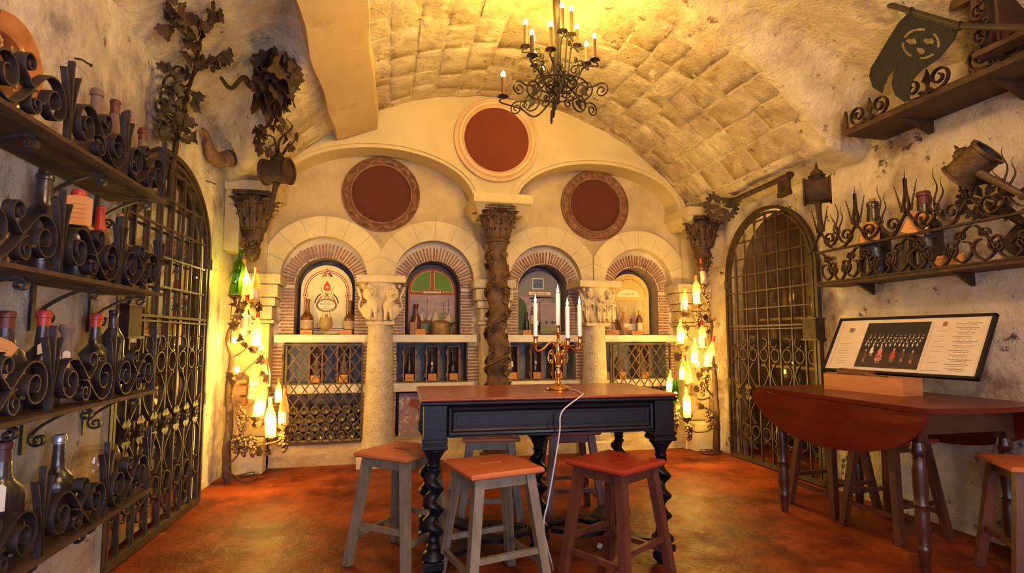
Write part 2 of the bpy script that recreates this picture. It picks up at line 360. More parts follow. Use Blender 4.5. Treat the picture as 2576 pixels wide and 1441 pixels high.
# ================================================================== THE ROOM
XL, XR, CX = -1.4, 3.5, 1.06
YF, YR, YA, YB, YP = 5.35, 5.62, 5.56, 5.66, 5.86
YN = -1.7
def zbar(x):
    d = abs(x - CX); z = .96 + sqrt(max(0, 2.73**2 - d * d))
    return z if d < 2.16 else max(z, 2.63 - .30 * (d - 2.16))
def zfront(x): return 2.3 + 1.37 * sqrt(max(0, 1 - ((x - CX) / 2.76)**2))
def nz(x, y, z=0, s=1.0):
    from mathutils import noise
    return noise.noise(Vector((x * s, y * s, z * s)))
def ceil_z(x, y):
    yb = 3.36 if x > -.15 else 3.36 + 1.45 * (-.15 - x)
    wdt = .22 if x > 1 else .5
    t = min(1, max(0, (yb - y) / wdt)); t = t * t * (3 - 2 * t) * (1 if x > 1 else .95)
    a, b = zbar(x), max(zbar(x), zfront(x))
    return a + (b - a) * t + .018 * nz(x, y, 0, 2.3) + .010 * nz(x, y, 3, 7) + .006 * nz(x, y, 6, 17)
# ceiling
nx, ny = 190, 240
b = MB()
def cf(u, v):
    a = -1 + 2 * u; x = CX + 2.5 * sin(a * pi / 2) ; y = YN + (YF + .02 - YN) * v
    return (x, y, ceil_z(x, y))
b.grid(cf, nx, ny)
ceiling = tag(b.build('ceiling', M['vault'], ang=1.2), 'rough barrel vault of stone and cream plaster over the cellar', kind='structure')
# stone courses of the vault near the end wall, each block proud of the mortar
R = 2.73; phi = radians(-54); k = 0
rr = random.Random(5)
while phi < radians(56):
    dphi = rr.uniform(.078, .098); y = YF - .01 - (rr.uniform(0, .3)); yend = YF
    ylist = [YF - .01]; 
    while y > 2.95: ylist.append(y); y -= rr.uniform(.22, .55)
    ylist.append(y)
    for i in range(len(ylist) - 1):
        y1, y0 = ylist[i] - .006, ylist[i + 1] + .006
        if y1 - y0 < .06: continue
        p0, p1 = phi + .002, phi + dphi - .002; xm = CX + R * sin((p0 + p1) / 2)
        yb = 3.36 if xm > -.15 else 3.36 + 1.45 * (-.15 - xm)
        if (y0 + y1) / 2 < yb + (.12 if xm > .2 else .25) or -.64 < xm < -.22: continue
        if y0 < yb + .02: y0 = yb + .03
        pr = rr.uniform(.0, .009); b = MB(); n = 5; m = 4; jx = [rr.uniform(-.006, .006) for _ in range(99)]
        def bf(u, v, p0=p0, p1=p1, y0=y0, y1=y1, pr=pr):
            e = .0 if (u in (0, 1) or v in (0, 1)) else 1
            ph = p0 + (p1 - p0) * u; yy = y0 + (y1 - y0) * v
            x = CX + R * sin(ph)
            if u in (0, 1): yy += 0
            ph2 = ph; xo = CX + R * sin(ph2); zb = ceil_z(xo, yy)
            dd = (-.010 if not e else pr + .006 * nz(xo, yy, 5, 18))
            ps = 1 if e else 1
            return (xo - dd * sin(ph2), yy, zb - dd * cos(ph2))
        us = [0, .04, .3, .65, .96, 1]; vs_ = [0, .03, .35, .7, .97, 1]
        vv = [bf(u, v) for u in us for v in vs_]; b.add(vv, [(i2 * 6 + j, (i2 + 1) * 6 + j, (i2 + 1) * 6 + j + 1, i2 * 6 + j + 1) for i2 in range(5) for j in range(5)])
        b.build('stone_block', M['stone'] if rr.random() < (.8 if xm > 1.9 or xm < -.6 else .25) else M['vault'], ceiling, ang=1.0)
    phi += dphi
# floor
b = MB(); b.grid(lambda u, v: (-2.4 + 7.4 * u, YN + 8 * v, .006 * nz(u * 6.6, v * 8, 0, 1.3)), 60, 70)
tag(b.build('floor', M['floor']), 'worn brown polished concrete floor with pale patches', kind='structure')
# side walls with an arched opening for each gate
def side_wall(name, X, sgn, y0, y1, ztop, spring, m, label):
    b = MB(); ys = list(np.linspace(YN, y0, 34)) + list(np.linspace(y0, y1, 17))[1:-1] + list(np.linspace(y1, YF + .3, 10))
    cy, hw = (y0 + y1) / 2, (y1 - y0) / 2; rows = 18
    def zlo(y): 
        if y < y0 + 1e-6 or y > y1 - 1e-6: return 0 if (y <= y0 - 1e-4 or y >= y1 + 1e-4) else spring
        return spring + (ztop - spring) * sqrt(max(0, 1 - ((y - cy) / hw)**2))
    def col(y, lo):
        hi = ceil_z(X, min(y, YF)) + .03
        e = min(1, abs(y - y0) * 7, abs(y - y1) * 7)
        return [(X + sgn * e * (.022 * nz(y, lo + (hi - lo) * r / rows, 9, 1.6) + .009 * nz(y, lo + (hi - lo) * r / rows, 4, 6)), y, lo + (hi - lo) * r / rows) for r in range(rows + 1)]
    for i in range(len(ys) - 1):
        a, c = ys[i], ys[i + 1]; inside = a >= y0 - 1e-6 and c <= y1 + 1e-6
        la, lc = (zlo(a), zlo(c)) if inside else (0, 0)
        A, B = col(a, la), col(c, lc); b.add(A + B, [(r, r + 1, rows + 2 + r, rows + 1 + r) for r in range(rows)])
    w = tag(b.build(name, m, ang=1.2), label, kind='structure')
    # reveal of the opening
    b = MB(); arc = [(y0, 0)] + [(cy - hw * cos(pi * i / 16), spring + (ztop - spring) * sin(pi * i / 16)) for i in range(17)] + [(y1, 0)]
    D = X - sgn * (.55 if sgn > 0 else .14)
    vs = []
    for (y, z) in arc: vs += [(X + sgn * .03, y, z), (D, y, z)]
    b.add(vs, [(2 * i, 2 * i + 2, 2 * i + 3, 2 * i + 1) for i in range(len(arc) - 1)])
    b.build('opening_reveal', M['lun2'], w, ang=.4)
    return w
# sgn = direction into the room
wl = side_wall('wall_left', XL, 1, 3.2, 4.5, 2.40, 1.78, M['plaster'], 'left wall of stained flaking cream plaster with an arched gateway')
wr = side_wall('wall_right', XR, -1, 3.80, 5.02, 2.42, 1.80, M['plaster_r'], 'right wall of flaking plaster with an arched gateway')
# little rooms behind the gates
def cupboard(X0, X1, y0, y1, m, mback, lab, side):
    b = MB(); b.add([(X0, y0, 0), (X1, y0, 0), (X1, y1, 0), (X0, y1, 0), (X0, y0, 2.7), (X1, y0, 2.7), (X1, y1, 2.7), (X0, y1, 2.7)],
                    [(0, 1, 5, 4), (2, 3, 7, 6), (4, 5, 6, 7)])
    w = tag(b.build('wall_' + side, m, smooth=False), lab, kind='structure')
    b = MB(); b.add([(X1, y0, 0), (X1, y1, 0), (X1, y1, 2.7), (X1, y0, 2.7)], [(0, 1, 2, 3)]); b.build('rear_panel', mback, w, smooth=False)
cupboard(-1.94, -2.15, 3.0, 4.7, M['lun2'], M['p_palewash'], 'pale plastered recess behind the left gate', 'left_recess')
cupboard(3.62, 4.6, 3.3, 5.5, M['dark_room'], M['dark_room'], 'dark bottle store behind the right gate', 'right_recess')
# wall behind the photographer, its doorway made up to hold the cool fill
b = MB(); 
for x0, x1, z0, z1 in ((XL, -.95, 0, 3.8), (.05, XR, 0, 3.8), (-.95, .05, 2.2, 3.8)): b.box(x0, x1, YN - .2, YN, z0, z1)
tag(b.build('wall_front', M['plaster'], smooth=False), 'plaster wall with the open doorway behind the photographer', kind='structure')

# ------------------------------------------------------------------ END WALL
EL, EZ, EA, EB = (-.09, 2.19), 2.58, .915, .47      # big arches: centres, springing, half width, rise
def zel(x, g=0):
    for c in EL:
        if abs(x - c) < EA + g: return EZ + (EB + g) * sqrt(max(0, 1 - ((x - c) / (EA + g))**2))
    return 2.48
xs = sorted(set([XL + (XR - XL) * i / 120 for i in range(121)] + [c + EA * s * cos(pi * i / 40) for c in EL for s in (1,) for i in range(41)]))
b = MB(); vs = []
for x in xs:
    lo, hi = zel(x), max(zel(x), ceil_z(x, YF) + .02); vs += [(x, YF, lo + (hi - lo) * r / 4) for r in range(5)]
b.add(vs, [(i * 5 + r, (i + 1) * 5 + r, (i + 1) * 5 + r + 1, i * 5 + r + 1) for i in range(len(xs) - 1) for r in range(4)])
# soffits of the two big arches
for c in EL:
    arc = [(c - EA * cos(pi * i / 48), EZ + EB * sin(pi * i / 48)) for i in range(49)]
    arc = [(c - EA, 2.48)] + arc + [(c + EA, 2.48)]
    vs = []
    for x, z in arc: vs += [(x, YF, z), (x, YR + .02, z)]
    b.add(vs, [(2 * i, 2 * i + 1, 2 * i + 3, 2 * i + 2) for i in range(len(arc) - 1)])
wb = tag(b.build('wall_back', M['lun'], ang=.6), 'end wall with two broad blind arches over four small niches', kind='structure')
BX = (-.605, .462, 1.648, 2.725); HB = .535
# recessed field behind the big arches and wide closing wall
b = MB(); vs = []; nn_ = 160
for i in range(nn_ + 1):
    x = XL + (XR - XL) * i / nn_; lo = 1.79
    for c in BX:
        if abs(x - c) < .57: lo = max(lo, 1.79 + sqrt(.57**2 - (x - c)**2))
    vs += [(x, YR - .03 * (1 - j / 10)**3, lo + (3.2 - lo) * j / 10) for j in range(11)]
b.add(vs, [(i * 11 + j, (i + 1) * 11 + j, (i + 1) * 11 + j + 1, i * 11 + j + 1) for i in range(nn_) for j in range(10)])
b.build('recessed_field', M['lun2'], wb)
b = MB(); b.box(XL - .3, XR + .3, 6.0, 6.1, 0, 3.4); b.build('rear_masonry', M['niche'], wb, smooth=False)
# mouldings round the big arches
for c in EL:
    for g0, g1, dep in ((0, .035, .016), (.035, .075, .034), (.075, .09, .018)):
        b = MB(); vs = []; a0 = .14 if (c > 1) else 0.0
        n = 48
        for i in range(n + 1):
            t = pi * i / n
            for g in (g0, g1):
                x, z = c - (EA + g) * cos(t), EZ + (EB + g) * sin(t)
                zc = ceil_z(min(max(x, XL), XR), YF) - .01; z = min(z, zc); x = min(max(x, XL + .005), XR - .005)
                vs += [(x, YF - dep, z), (x, YF + .002, z)]
        fs = []
        for i in range(n):
            q = i * 4; r = q + 4; fs += [(q, q + 2, r + 2, r), (q, r, r + 1, q + 1), (q + 2, q + 3, r + 3, r + 2)]
        b.add(vs, fs); b.build('arch_moulding', M['lun'], wb, ang=.5)
# imposts
for nm, x0, x1, y0 in (('l', XL, -.98, 5.08), ('c', .78, 1.36, 5.02), ('r', 3.07, XR, 5.08)):
    b = MB(); b.bevbox(x0, x1, y0, YR, 2.49, 2.585, .008); b.build('impost', M['lun'], wb, smooth=False)
    b = MB(); b.add([(x0 + .01, y0 + .02, 2.49), (x1 - .01, y0 + .02, 2.49), (x1 - .01, YR, 2.49), (x0 + .01, YR, 2.49), (x0 + .07, y0 + .12, 2.40), (x1 - .07, y0 + .12, 2.40), (x1 - .07, YR, 2.40), (x0 + .07, YR, 2.40)],
                    [(0, 4, 5, 1), (1, 5, 6, 2), (0, 3, 7, 4), (4, 7, 6, 5)]); b.build('impost_chamfer', M['lun'], wb, smooth=False)
# four bays
def MY(Y): return lambda u, v, w: (u, Y + w, v)
def rev(fs): return fs
def bay(i, cx):
    T = tag(bpy.data.objects.new('trim_%d' % (i + 1), None), ['first niche from the left, ashlar arch over brick', 'second niche from the left, ashlar arch over brick', 'third niche from the left, ashlar arch over brick', 'rightmost niche, ashlar arch over brick'][i], kind='structure')
    COL.objects.link(T); T.location = (cx, YB, 0); r = random.Random(i + 3)
    def add(b, n, m, **k): return b.build(n, m, T, world=True, **k)
    # voussoirs
    c = (cx, 1.79); n = 8
    for k in range(n):
        a0, a1 = pi * k / n + .0022, pi * (k + 1) / n - .0022
        po = [(c[0] + .605 * cos(a0 + (a1 - a0) * j / 6), c[1] + .605 * sin(a0 + (a1 - a0) * j / 6)) for j in range(7)]
        pi_ = [(c[0] + .405 * cos(a1 - (a1 - a0) * j / 6), c[1] + .405 * sin(a1 - (a1 - a0) * j / 6)) for j in range(7)]
        pol = clip(clip(po + pi_, 1, 0, cx + HB - .002), -1, 0, -(cx - HB + .002))
        dj = r.uniform(0, .003)
        b = MB(lambda u, v, w: (u, YA + w, v)); b.prism(pol, dj, .11); add(b, 'voussoir', M['ashlar'], smooth=False)
    # spandrel foot between springing and impost
    # mortar plate with the arched opening
    b = MB(); Yp = YB + .012; h = .285; sp = 1.715; arc = [(cx - h * cos(pi * j / 20), sp + h * sin(pi * j / 20)) for j in range(21)]
    vs = []
    for x, z in arc: vs += [(x, Yp, z), (x, Yp, 2.42)]
    b.add(vs, [(2 * j, 2 * j + 2, 2 * j + 3, 2 * j + 1) for j in range(20)])
    def pl(x0, x1, z0, z1): b.add([(x0, Yp, z0), (x1, Yp, z0), (x1, Yp, z1), (x0, Yp, z1)], [(0, 1, 2, 3)])
    pl(cx - HB, cx - h, 1.2, 2.42); pl(cx + h, cx + HB, 1.2, 2.42)
    for s in (-1, 1):
        xx = sorted((cx + s * .365, cx + s * HB)); pl(xx[0], xx[1], 0, 1.2)
    add(b, 'mortar_bed', M['mortar'], smooth=False)
    # inside of the openings
    b = MB(); ar = [(cx - h, 1.2)] + arc + [(cx + h, 1.2)]; vs = []
    for x, z in ar: vs += [(x, Yp - .002, z), (x, YP + .1, z)]
    b.add(vs, [(2 * j, 2 * j + 1, 2 * j + 3, 2 * j + 2) for j in range(len(ar) - 1)]); add(b, 'niche_lining', M['niche'], ang=.4)
    for z0, z1 in ((.75, 1.16), (.2, .66)):
        b = MB(); hw = .365; b.add([(cx - hw, Yp, z0), (cx + hw, Yp, z0), (cx + hw, Yp, z1), (cx - hw, Yp, z1), (cx - hw, 5.99, z0), (cx + hw, 5.99, z0), (cx + hw, 5.99, z1), (cx - hw, 5.99, z1)],
            [(0, 4, 5, 1), (1, 5, 6, 2), (2, 6, 7, 3), (3, 7, 4, 0), (4, 7, 6, 5)]); add(b, 'compartment', M['blue_back'] if z0 > .5 else M['niche'], smooth=False)
    # thin radiating bricks
    nb = 35
    bm0 = MB(); bm0.cbox((0, 0, 0), (.118, .03, .0125)); 
    meshes = []
    for q in range(4):
        mb = MB(); mb.cbox((0, 0, 0), (.134 - .008 * q, .03, .0115 + .0016 * q)); me = mb.mesh('brick', False); me.materials.append(M['brick']); meshes.append(me)
    def brick(x, z, a, w=1, y=0):
        o = bpy.data.objects.new('brick', r.choice(meshes)); COL.objects.link(o); o.parent = T
        o.location = (x - cx, .012 + r.uniform(-.006, .002), z); o.rotation_euler = (0, -a, r.uniform(-.03, .03)); o.scale = (w, 1, 1)
    for k in range(nb):
        a = pi * (k + .5) / nb + r.uniform(-.006, .006); brick(cx + .353 * cos(a), sp + .353 * sin(a), a)
    nc = 15
    for s in (-1, 1):
        for k in range(nc):
            z = 1.243 + (sp - 1.25) * k / nc + r.uniform(-.002, .002)
            if k % 2: brick(cx + s * .345, z, r.uniform(-.03, .03), .9)
            else: brick(cx + s * .318, z, r.uniform(-.03, .03), .52); brick(cx + s * .385, z, r.uniform(-.03, .03), .48)
        for z0, z1, nn in ((.77, 1.14, 11), (.225, .65, 12)):
            for k in range(nn):
                z = z0 + (z1 - z0) * k / nn
                if k % 2: brick(cx + s * .425, z, r.uniform(-.03, .03), .86)
                else: brick(cx + s * .392, z, r.uniform(-.03, .03), .46); brick(cx + s * .455, z, r.uniform(-.03, .03), .48)
    # sills
    b = MB(); b.bevbox(cx - HB + .10, cx + HB - .10, YA - .02, YP + .1, 1.155, 1.232, .006); add(b, 'sill', M['sill'], smooth=False)
    b = MB(); b.bevbox(cx - HB + .12, cx + HB - .12, YA + .02, YP + .1, .665, .748, .006); add(b, 'sill', M['sill'], smooth=False)
    b = MB(); b.grid(lambda u, v: (cx - HB + 2 * HB * u, YA - .05 + .012 * nz(cx + u, v, 2, 5) - (0 if v > .2 else 0), .21 * v), 12, 4)
    b.add([(cx - HB, YA - .05, .21), (cx + HB, YA - .05, .21), (cx + HB, YB + .05, .21), (cx - HB, YB + .05, .21)], [(0, 1, 2, 3)])
    add(b, 'footing', M['lun2'], smooth=False)
    return T
BAY = [bay(i, c) for i, c in enumerate(BX)]
# piers with corbelled imposts
def pier(x0, x1, xa, xb, side):
    T = tag(bpy.data.objects.new('trim_%s' % side, None), {'5': 'corner pier of stacked stone blocks, left end of the arcade', '6': 'stone pier of stacked blocks behind the twisted column', '7': 'corner pier of stacked stone blocks, right end of the arcade'}[side], kind='structure')
    COL.objects.link(T); T.location = ((x0 + x1) / 2, YA, 0)
    for k, (z0, z1, e, yy) in enumerate(((1.70, 1.79, .10, .10), (1.58, 1.695, .075, .075), (1.50, 1.575, .05, .05), (1.37, 1.495, .022, .03), (1.335, 1.365, .045, .05), (.30, 1.33, 0, 0), (0, .30, .02, .03))):
        b = MB(); b.bevbox(x0 - e * xa, x1 + e * xb, YA - .10 - yy, YP, z0, z1, .005); b.build('block', M['rough_stone'] if k < 5 else M['ashlar'], T, world=True, smooth=False)
pier(XL + .01, -1.07, 0, 1, '5'); pier(.94, 1.17, 1, 1, '6'); pier(3.19, XR - .01, 1, 0, '7')
b = MB(); b.box(XL, -1.13, YA - .02, YA + .1, 1.79, 2.5); b.box(3.25, XR, YA - .02, YA + .1, 1.79, 2.5); b.box(.99, 1.12, YA + .02, YA + .1, 1.79, 2.3); b.build('pier_backing', M['lun2'], wb, smooth=False)
for x0, x1 in ((XL, -1.05), (3.2, XR)):
    b = MB(); b.bevbox(x0, x1, 5.28, YA, 0, .30, .01); b.build('plinth', M['ashlar'], wb, smooth=False)
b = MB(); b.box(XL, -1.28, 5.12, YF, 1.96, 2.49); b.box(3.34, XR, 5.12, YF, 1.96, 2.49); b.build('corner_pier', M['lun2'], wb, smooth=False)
# beam along the vault
b = MB(); prof = [(-.50, 3.085), (-.13, 3.235), (-.12, 3.5), (-.62, 3.42)]
vs = []; n = 24
for i in range(n + 1):
    y = YF - .005 - (YF - 1.2) * i / n; q = .012 * sin(i * 1.3) + .01 * sin(i * .57)
    for x, z in prof: vs.append((x + q * (1 if x < -.3 else .6) - (.085 if x < -.3 else .06) * (i / n), y, z + .05 * min(1, i / n * 2)))
b.add(vs, [(i * 4 + k, i * 4 + (k + 1) % 4, i * 4 + 4 + (k + 1) % 4, i * 4 + 4 + k) for i in range(n) for k in range(4)] + [(3, 2, 1, 0)])
tag(b.build('trim_8', mat('beam_plaster', (.46, .31, .15), (.54, .38, .20), 2, .8, bump=.4, bsc=6, c4=(.34, .19, .08), sc4=2.5, thr4=.6), ang=.5), 'broad plastered beam running under the vault towards the end wall', kind='structure')
# ---------------------------------------------------------------- round frames
def ring_frame(c, ro, ri, Y, name, label, m, md, kind):
    T = thing(name, label, 'picture frame' if kind < 2 else 'roundel', (c[0], Y, c[1]))
    f = lambda u, v, w: (u, w, v)
    def ring(prof, nm, mm, seg=72):
        b = MB(); vs = []; m_ = len(prof)
        for k in range(seg):
            a = 2 * pi * k / seg
            for r_, d in prof: vs.append((r_ * cos(a), -d, r_ * sin(a)))
        b.add(vs, [(k * m_ + j, ((k + 1) % seg) * m_ + j, ((k + 1) % seg) * m_ + j + 1, k * m_ + j + 1) for k in range(seg) for j in range(m_ - 1)])
        return b.build(nm, mm, T, ang=.5, fix=True)
    w = ro - ri
    if kind == 2:
        ring([(ro, 0), (ro, .03), (ro - .02, .045), (ro - .035, .03), (ro - .05, .055), (ro - .075, .05), (ro - .085, .03), (ri + .015, .035), (ri, .02), (ri, .0)], 'moulding', m)
    else:
        ring([(ro, 0), (ro, .035), (ro - .012, .045), (ro - .022, .03), (ri + .028, .028), (ri + .02, .045), (ri + .006, .042), (ri, .02), (ri, 0)], 'rim', m)
        n = 27 if kind == 0 else 32; rm = (ro - .022 + ri + .028) / 2; hh = (ro - ri - .05) / 2
        for k in range(n):
            a = 2 * pi * (k + .5) / n; b = MB(); ca, sa = cos(a), sin(a)
            g = lambda u, v, w: ((rm + v) * ca - u * sa, -w, (rm + v) * sa + u * ca)
            b.map = g
            if kind == 0:
                s = 1 if k % 2 else -1; wd = pi * rm / n * 1.45
                for q, d in ((1, .028),):
                    b.add([(-wd, -s * hh, d), (wd, -s * hh, d), (0, s * hh, d), (-wd * .5, -s * hh * .6, .04), (wd * .5, -s * hh * .6, .04), (0, s * hh * .3, .04), (0, -s * hh * .3, .03)],
                          [(0, 1, 4, 3), (1, 2, 5, 4), (2, 0, 3, 5), (3, 4, 6), (4, 5, 6), (5, 3, 6)])
                b.build('carved_triangle', m, T, smooth=False, fix=True)
            else:
                if k % 2:
                    b.add([(-.016, 0, .028), (0, -.02, .028), (.016, 0, .028), (0, .02, .028), (0, 0, .044)], [(0, 1, 4), (1, 2, 4), (2, 3, 4), (3, 0, 4)]); b.build('carved_diamond', m, T, smooth=False, fix=True)
                else:
                    for u0 in (-.012, .004): b.add([(u0, -hh, .028), (u0 + .008, -hh, .028), (u0 + .008, hh, .028), (u0, hh, .028), (u0, -hh, .04), (u0 + .008, -hh, .04), (u0 + .008, hh, .04), (u0, hh, .04)],
                          [(4, 5, 6, 7), (0, 1, 5, 4), (1, 2, 6, 5), (2, 3, 7, 6), (3, 0, 4, 7)])
                    b.build('carved_fluting', m, T, smooth=False, fix=True)
    b = MB(); b.add([(0, -.014, 0)] + [((ri + .004) * cos(2 * pi * k / 48), -.014, (ri + .004) * sin(2 * pi * k / 48)) for k in range(48)], [(0, 1 + k, 1 + (k + 1) % 48) for k in range(48)])
    b.build('cloth_disc', md, T, smooth=False)
ring_frame((-.078, 2.655), .385, .287, YR - .005, 'round_frame', 'carved wooden ring with zigzag triangles around dark red cloth, left blind arch', M['frame_wood'], M['disc'], 0)
ring_frame((2.228, 2.665), .395, .287, YR - .005, 'round_frame', 'carved wooden ring with small diamonds around dark red cloth, right blind arch', M['frame_wood'], M['disc'], 1)
ring_frame((1.063, 3.225), .44, .337, YF - .002, 'stone_roundel', 'large ochre stone ring around rust red cloth, high centre of the end wall', mat('ochre_stone', (.62, .40, .20), (.70, .48, .26), 8, .8, bump=.3), M['disc2'], 2)
# ================================================================== COLUMNS AND CAPITALS
def remesh(o, v, smooth=3):
    m = o.modifiers.new('r', 'REMESH'); m.mode = 'VOXEL'; m.voxel_size = v; m.use_smooth_shade = True
    if smooth: s = o.modifiers.new('s', 'SMOOTH'); s.iterations = smooth; s.factor = .5
def rotm(axis, a): return Matrix.Rotation(a, 3, axis)
def limb(b, p, q, r0, r1=None, n=7):
    b.tube(catmull([p, tuple((Vector(p) + Vector(q)) / 2), q], 3), [r0 + ((r1 or r0) - r0) * i / 6 for i in range(7)], n)
def stone_column(cx, lab, lean):
    T = thing('stone_column', lab, 'column', (cx, 5.44, 0)); M0 = M['rough_stone']
    b = MB(); b.bevbox(-.19, .19, -.2, .2, 0, .16, .012); b.build('base', M['ashlar'], T, smooth=False)
    b = MB(); pr = [(.155, .16), (.165, .19), (.155, .22)] + [(.148 - .033 * i / 16, .24 + 1.09 * i / 16) for i in range(17)]
    b.lathe(pr, 28, fn=lambda a, z: 1 + .025 * nz(cos(a) * 2, sin(a) * 2, z * 3, 1.5) + .012 * nz(cos(a) * 9, sin(a) * 9, z * 12 + cx)); b.build('shaft', M0, T, ang=1.2)
    b = MB(); b.bevbox(-.13, .13, -.13, .13, 1.325, 1.362, .006); b.build('necking', M['ashlar'], T, smooth=False)
    b = MB(); b.bevbox(-.225, .225, -.215, .24, 1.722, 1.79, .006); b.build('abacus', M['ashlar'], T, smooth=False)
    return T
def lion_capital(T):
    # basket
    b = MB(); b.lathe([(.10, 1.36), (.11, 1.42), (.13, 1.55), (.18, 1.68), (.20, 1.722)], 20); 
    for k in range(7): b.ball((-.16 + .055 * k, -.155 - .01 * (k % 2), 1.69), .022)
    for s in (-1, 1):
        X = lambda x, y, z: (s * x, y, z)
        b.ball(X(.07, -.13, 1.51), .07, 10, 8, (.8, .8, 1.25), rotm('Y', s * .35))           # chest
        b.ball(X(.12, -.11, 1.46), .07, 10, 8, (.9, .8, 1.1))                       # haunch
        b.ball(X(.105, -.165, 1.62), .055, 10, 8, (1, .9, 1))                      # mane
        for k in range(12):
            a = 2 * pi * k / 12; b.ball(X(.105 + .05 * cos(a), -.17, 1.615 + .055 * sin(a)), .016, 6, 4)
        b.ball(X(.098, -.205, 1.622), .033, 8, 6); b.ball(X(.094, -.232, 1.61), .017, 8, 6, (1.1, 1, .8))
        b.ball(X(.075, -.195, 1.655), .011); b.ball(X(.125, -.195, 1.655), .011)
        limb(b, X(.05, -.17, 1.50), X(.045, -.175, 1.385), .022, .016); limb(b, X(.09, -.17, 1.48), X(.10, -.17, 1.385), .022, .016)
        b.ball(X(.045, -.19, 1.378), .018, 7, 5, (1, 1.4, .7)); b.ball(X(.10, -.187, 1.378), .018, 7, 5, (1, 1.4, .7))
        limb(b, X(.15, -.12, 1.44), X(.11, -.14, 1.38), .03, .018)
        b.tube(catmull([X(.16, -.10, 1.42), X(.20, -.12, 1.50), X(.18, -.15, 1.58), X(.205, -.14, 1.64)], 5), .011, 6)
        for k in range(5): b.ball(X(.19 + .006 * k, -.13, 1.60 + .018 * k), .017, 6, 4)
    o = b.build('lion_carving', M['ashlar'], T, fix=True); remesh(o, .006, 2); tag(o, 'carved capital of two seated maned lions back to back')
def figure_capital(T):
    b = MB(); b.lathe([(.10, 1.36), (.11, 1.42), (.13, 1.55), (.17, 1.68), (.20, 1.722)], 20)
    for x, y, ts, h in ((-.11, -.13, .25, 1.0), (.01, -.16, 0, .82), (.125, -.13, -.25, 1.0)):
        z0 = 1.375; H = .30 * h
        b.ball((x, y, z0 + H * .30), .052 * h, 10, 8, (1, .8, 1.9)); b.ball((x, y - .005, z0 + H * .62), .042 * h, 10, 8, (1.15, .8, 1.1))
        b.ball((x + ts * .05, y - .025, z0 + H * .90), .034 * h, 10, 8, (.9, 1, 1.1)); b.ball((x + ts * .05, y - .012, z0 + H * .95), .037 * h, 10, 8)
        b.ball((x + ts * .07, y - .058 * h, z0 + H * .89), .009, 6, 4)
        for s in (-1, 1):
            limb(b, (x + s * .04 * h, y - .01, z0 + H * .72), (x + s * .045 * h, y - .05, z0 + H * .52), .015, .013); limb(b, (x + s * .045 * h, y - .05, z0 + H * .52), (x + ts * .1, y - .075, z0 + H * .60), .013, .009)
            limb(b, (x + s * .018, y - .03, z0 + H * .35), (x + s * .025, y - .035, z0 - .005), .02, .014)
            b.ball((x + s * .025, y - .05, z0 - .005), .013, 6, 4, (1, 1.6, .7))
        for k in range(4): b.tube([(x - .04 + .027 * k, y - .045, z0 + H * .55), (x - .045 + .03 * k, y - .05, z0 + .02)], .006, 5)
    for s in (-1, 1):
        for k in range(6): limb(b, (s * (.15 + .004 * k), -.12, 1.60 - .012 * k), (s * (.20 - .006 * k), -.10 - .008 * k, 1.70 - .045 * k), .013, .008)
        for k in range(6): limb(b, (s * .055, -.15, 1.58 - .01 * k), (s * (.045 + .004 * k), -.15, 1.70 - .035 * k), .011, .007)
    for k in range(6): b.ball((-.17 + .065 * k, -.16, 1.70), .02)
    o = b.build('figure_carving', M['ashlar'], T, fix=True); remesh(o, .006, 2); tag(o, 'carved capital of three robed winged figures')
lion_capital(stone_column(-.062, 'rough stone column with a lion capital, between the first and second niches', 0))
figure_capital(stone_column(2.135, 'rough stone column with a capital of winged figures, between the third and fourth niches', 0))
# grape bunch and vine leaf meshes shared by many things
def bunch(n=26, L=.16, w=.05, gr=.014, seed=1, bunch_r=None):
    r = random.Random(seed); b = MB()
    for k in range(n):
        t = (k + .5) / n; q = w * (1 - t) ** .6 * sqrt(r.random()) if t > .05 else w * r.random(); a = r.random() * 6.3
        b.ball((q * cos(a), q * sin(a), -L * t), gr * r.uniform(.85, 1.1), 7, 5)
    b.tube([(0, 0, .03), (0, 0, -L * .6)], .003, 4)
    return b.mesh('grape_bunch')
LEAF = [(0, 0), (.10, .06), (.30, -.04), (.40, .06), (.38, .17), (.54, .26), (.56, .38), (.40, .44), (.42, .64), (.30, .70), (.18, .64), (.10, .84), (0, .94), (-.10, .84), (-.18, .64), (-.30, .70), (-.42, .64), (-.40, .44), (-.56, .38), (-.54, .26), (-.38, .17), (-.40, .06), (-.30, -.04), (-.10, .06)]
def leafmesh(curl=.25, th=.03):
    b = MB(lambda u, v, w: (u, v, w + curl * (u * u * 1.6) - curl * v * v * .8)); m = len(LEAF); c = (0, .32)
    vs = [(*c, 0)] + [(x, y, 0) for x, y in LEAF] + [(*c, th)] + [(x, y, th) for x, y in LEAF]
    fs = [(0, 1 + (i + 1) % m, 1 + i) for i in range(m)] + [(m + 1, m + 2 + i, m + 2 + (i + 1) % m) for i in range(m)] + [(1 + i, 1 + (i + 1) % m, m + 2 + (i + 1) % m, m + 2 + i) for i in range(m)]
    b.add(vs, fs); return b.mesh('vine_leaf', True, .9)
LEAFM = [leafmesh(.25), leafmesh(-.35), leafmesh(.6)]
def orient(d, up=(0, 0, 1), roll=0):
    y = Vector(d).normalized(); z = Vector(up); z = (z - y * z.dot(y)); z = z.normalized() if z.length > 1e-4 else y.orthogonal().normalized(); x = y.cross(z)
    m = Matrix((x, y, z)).transposed(); return m @ Matrix.Rotation(roll, 3, 'Y')
def addmesh(b, me, M3, loc, s):
    b.add([tuple(M3 @ (v.co * s) + Vector(loc)) for v in me.vertices], [tuple(p.vertices) for p in me.polygons])
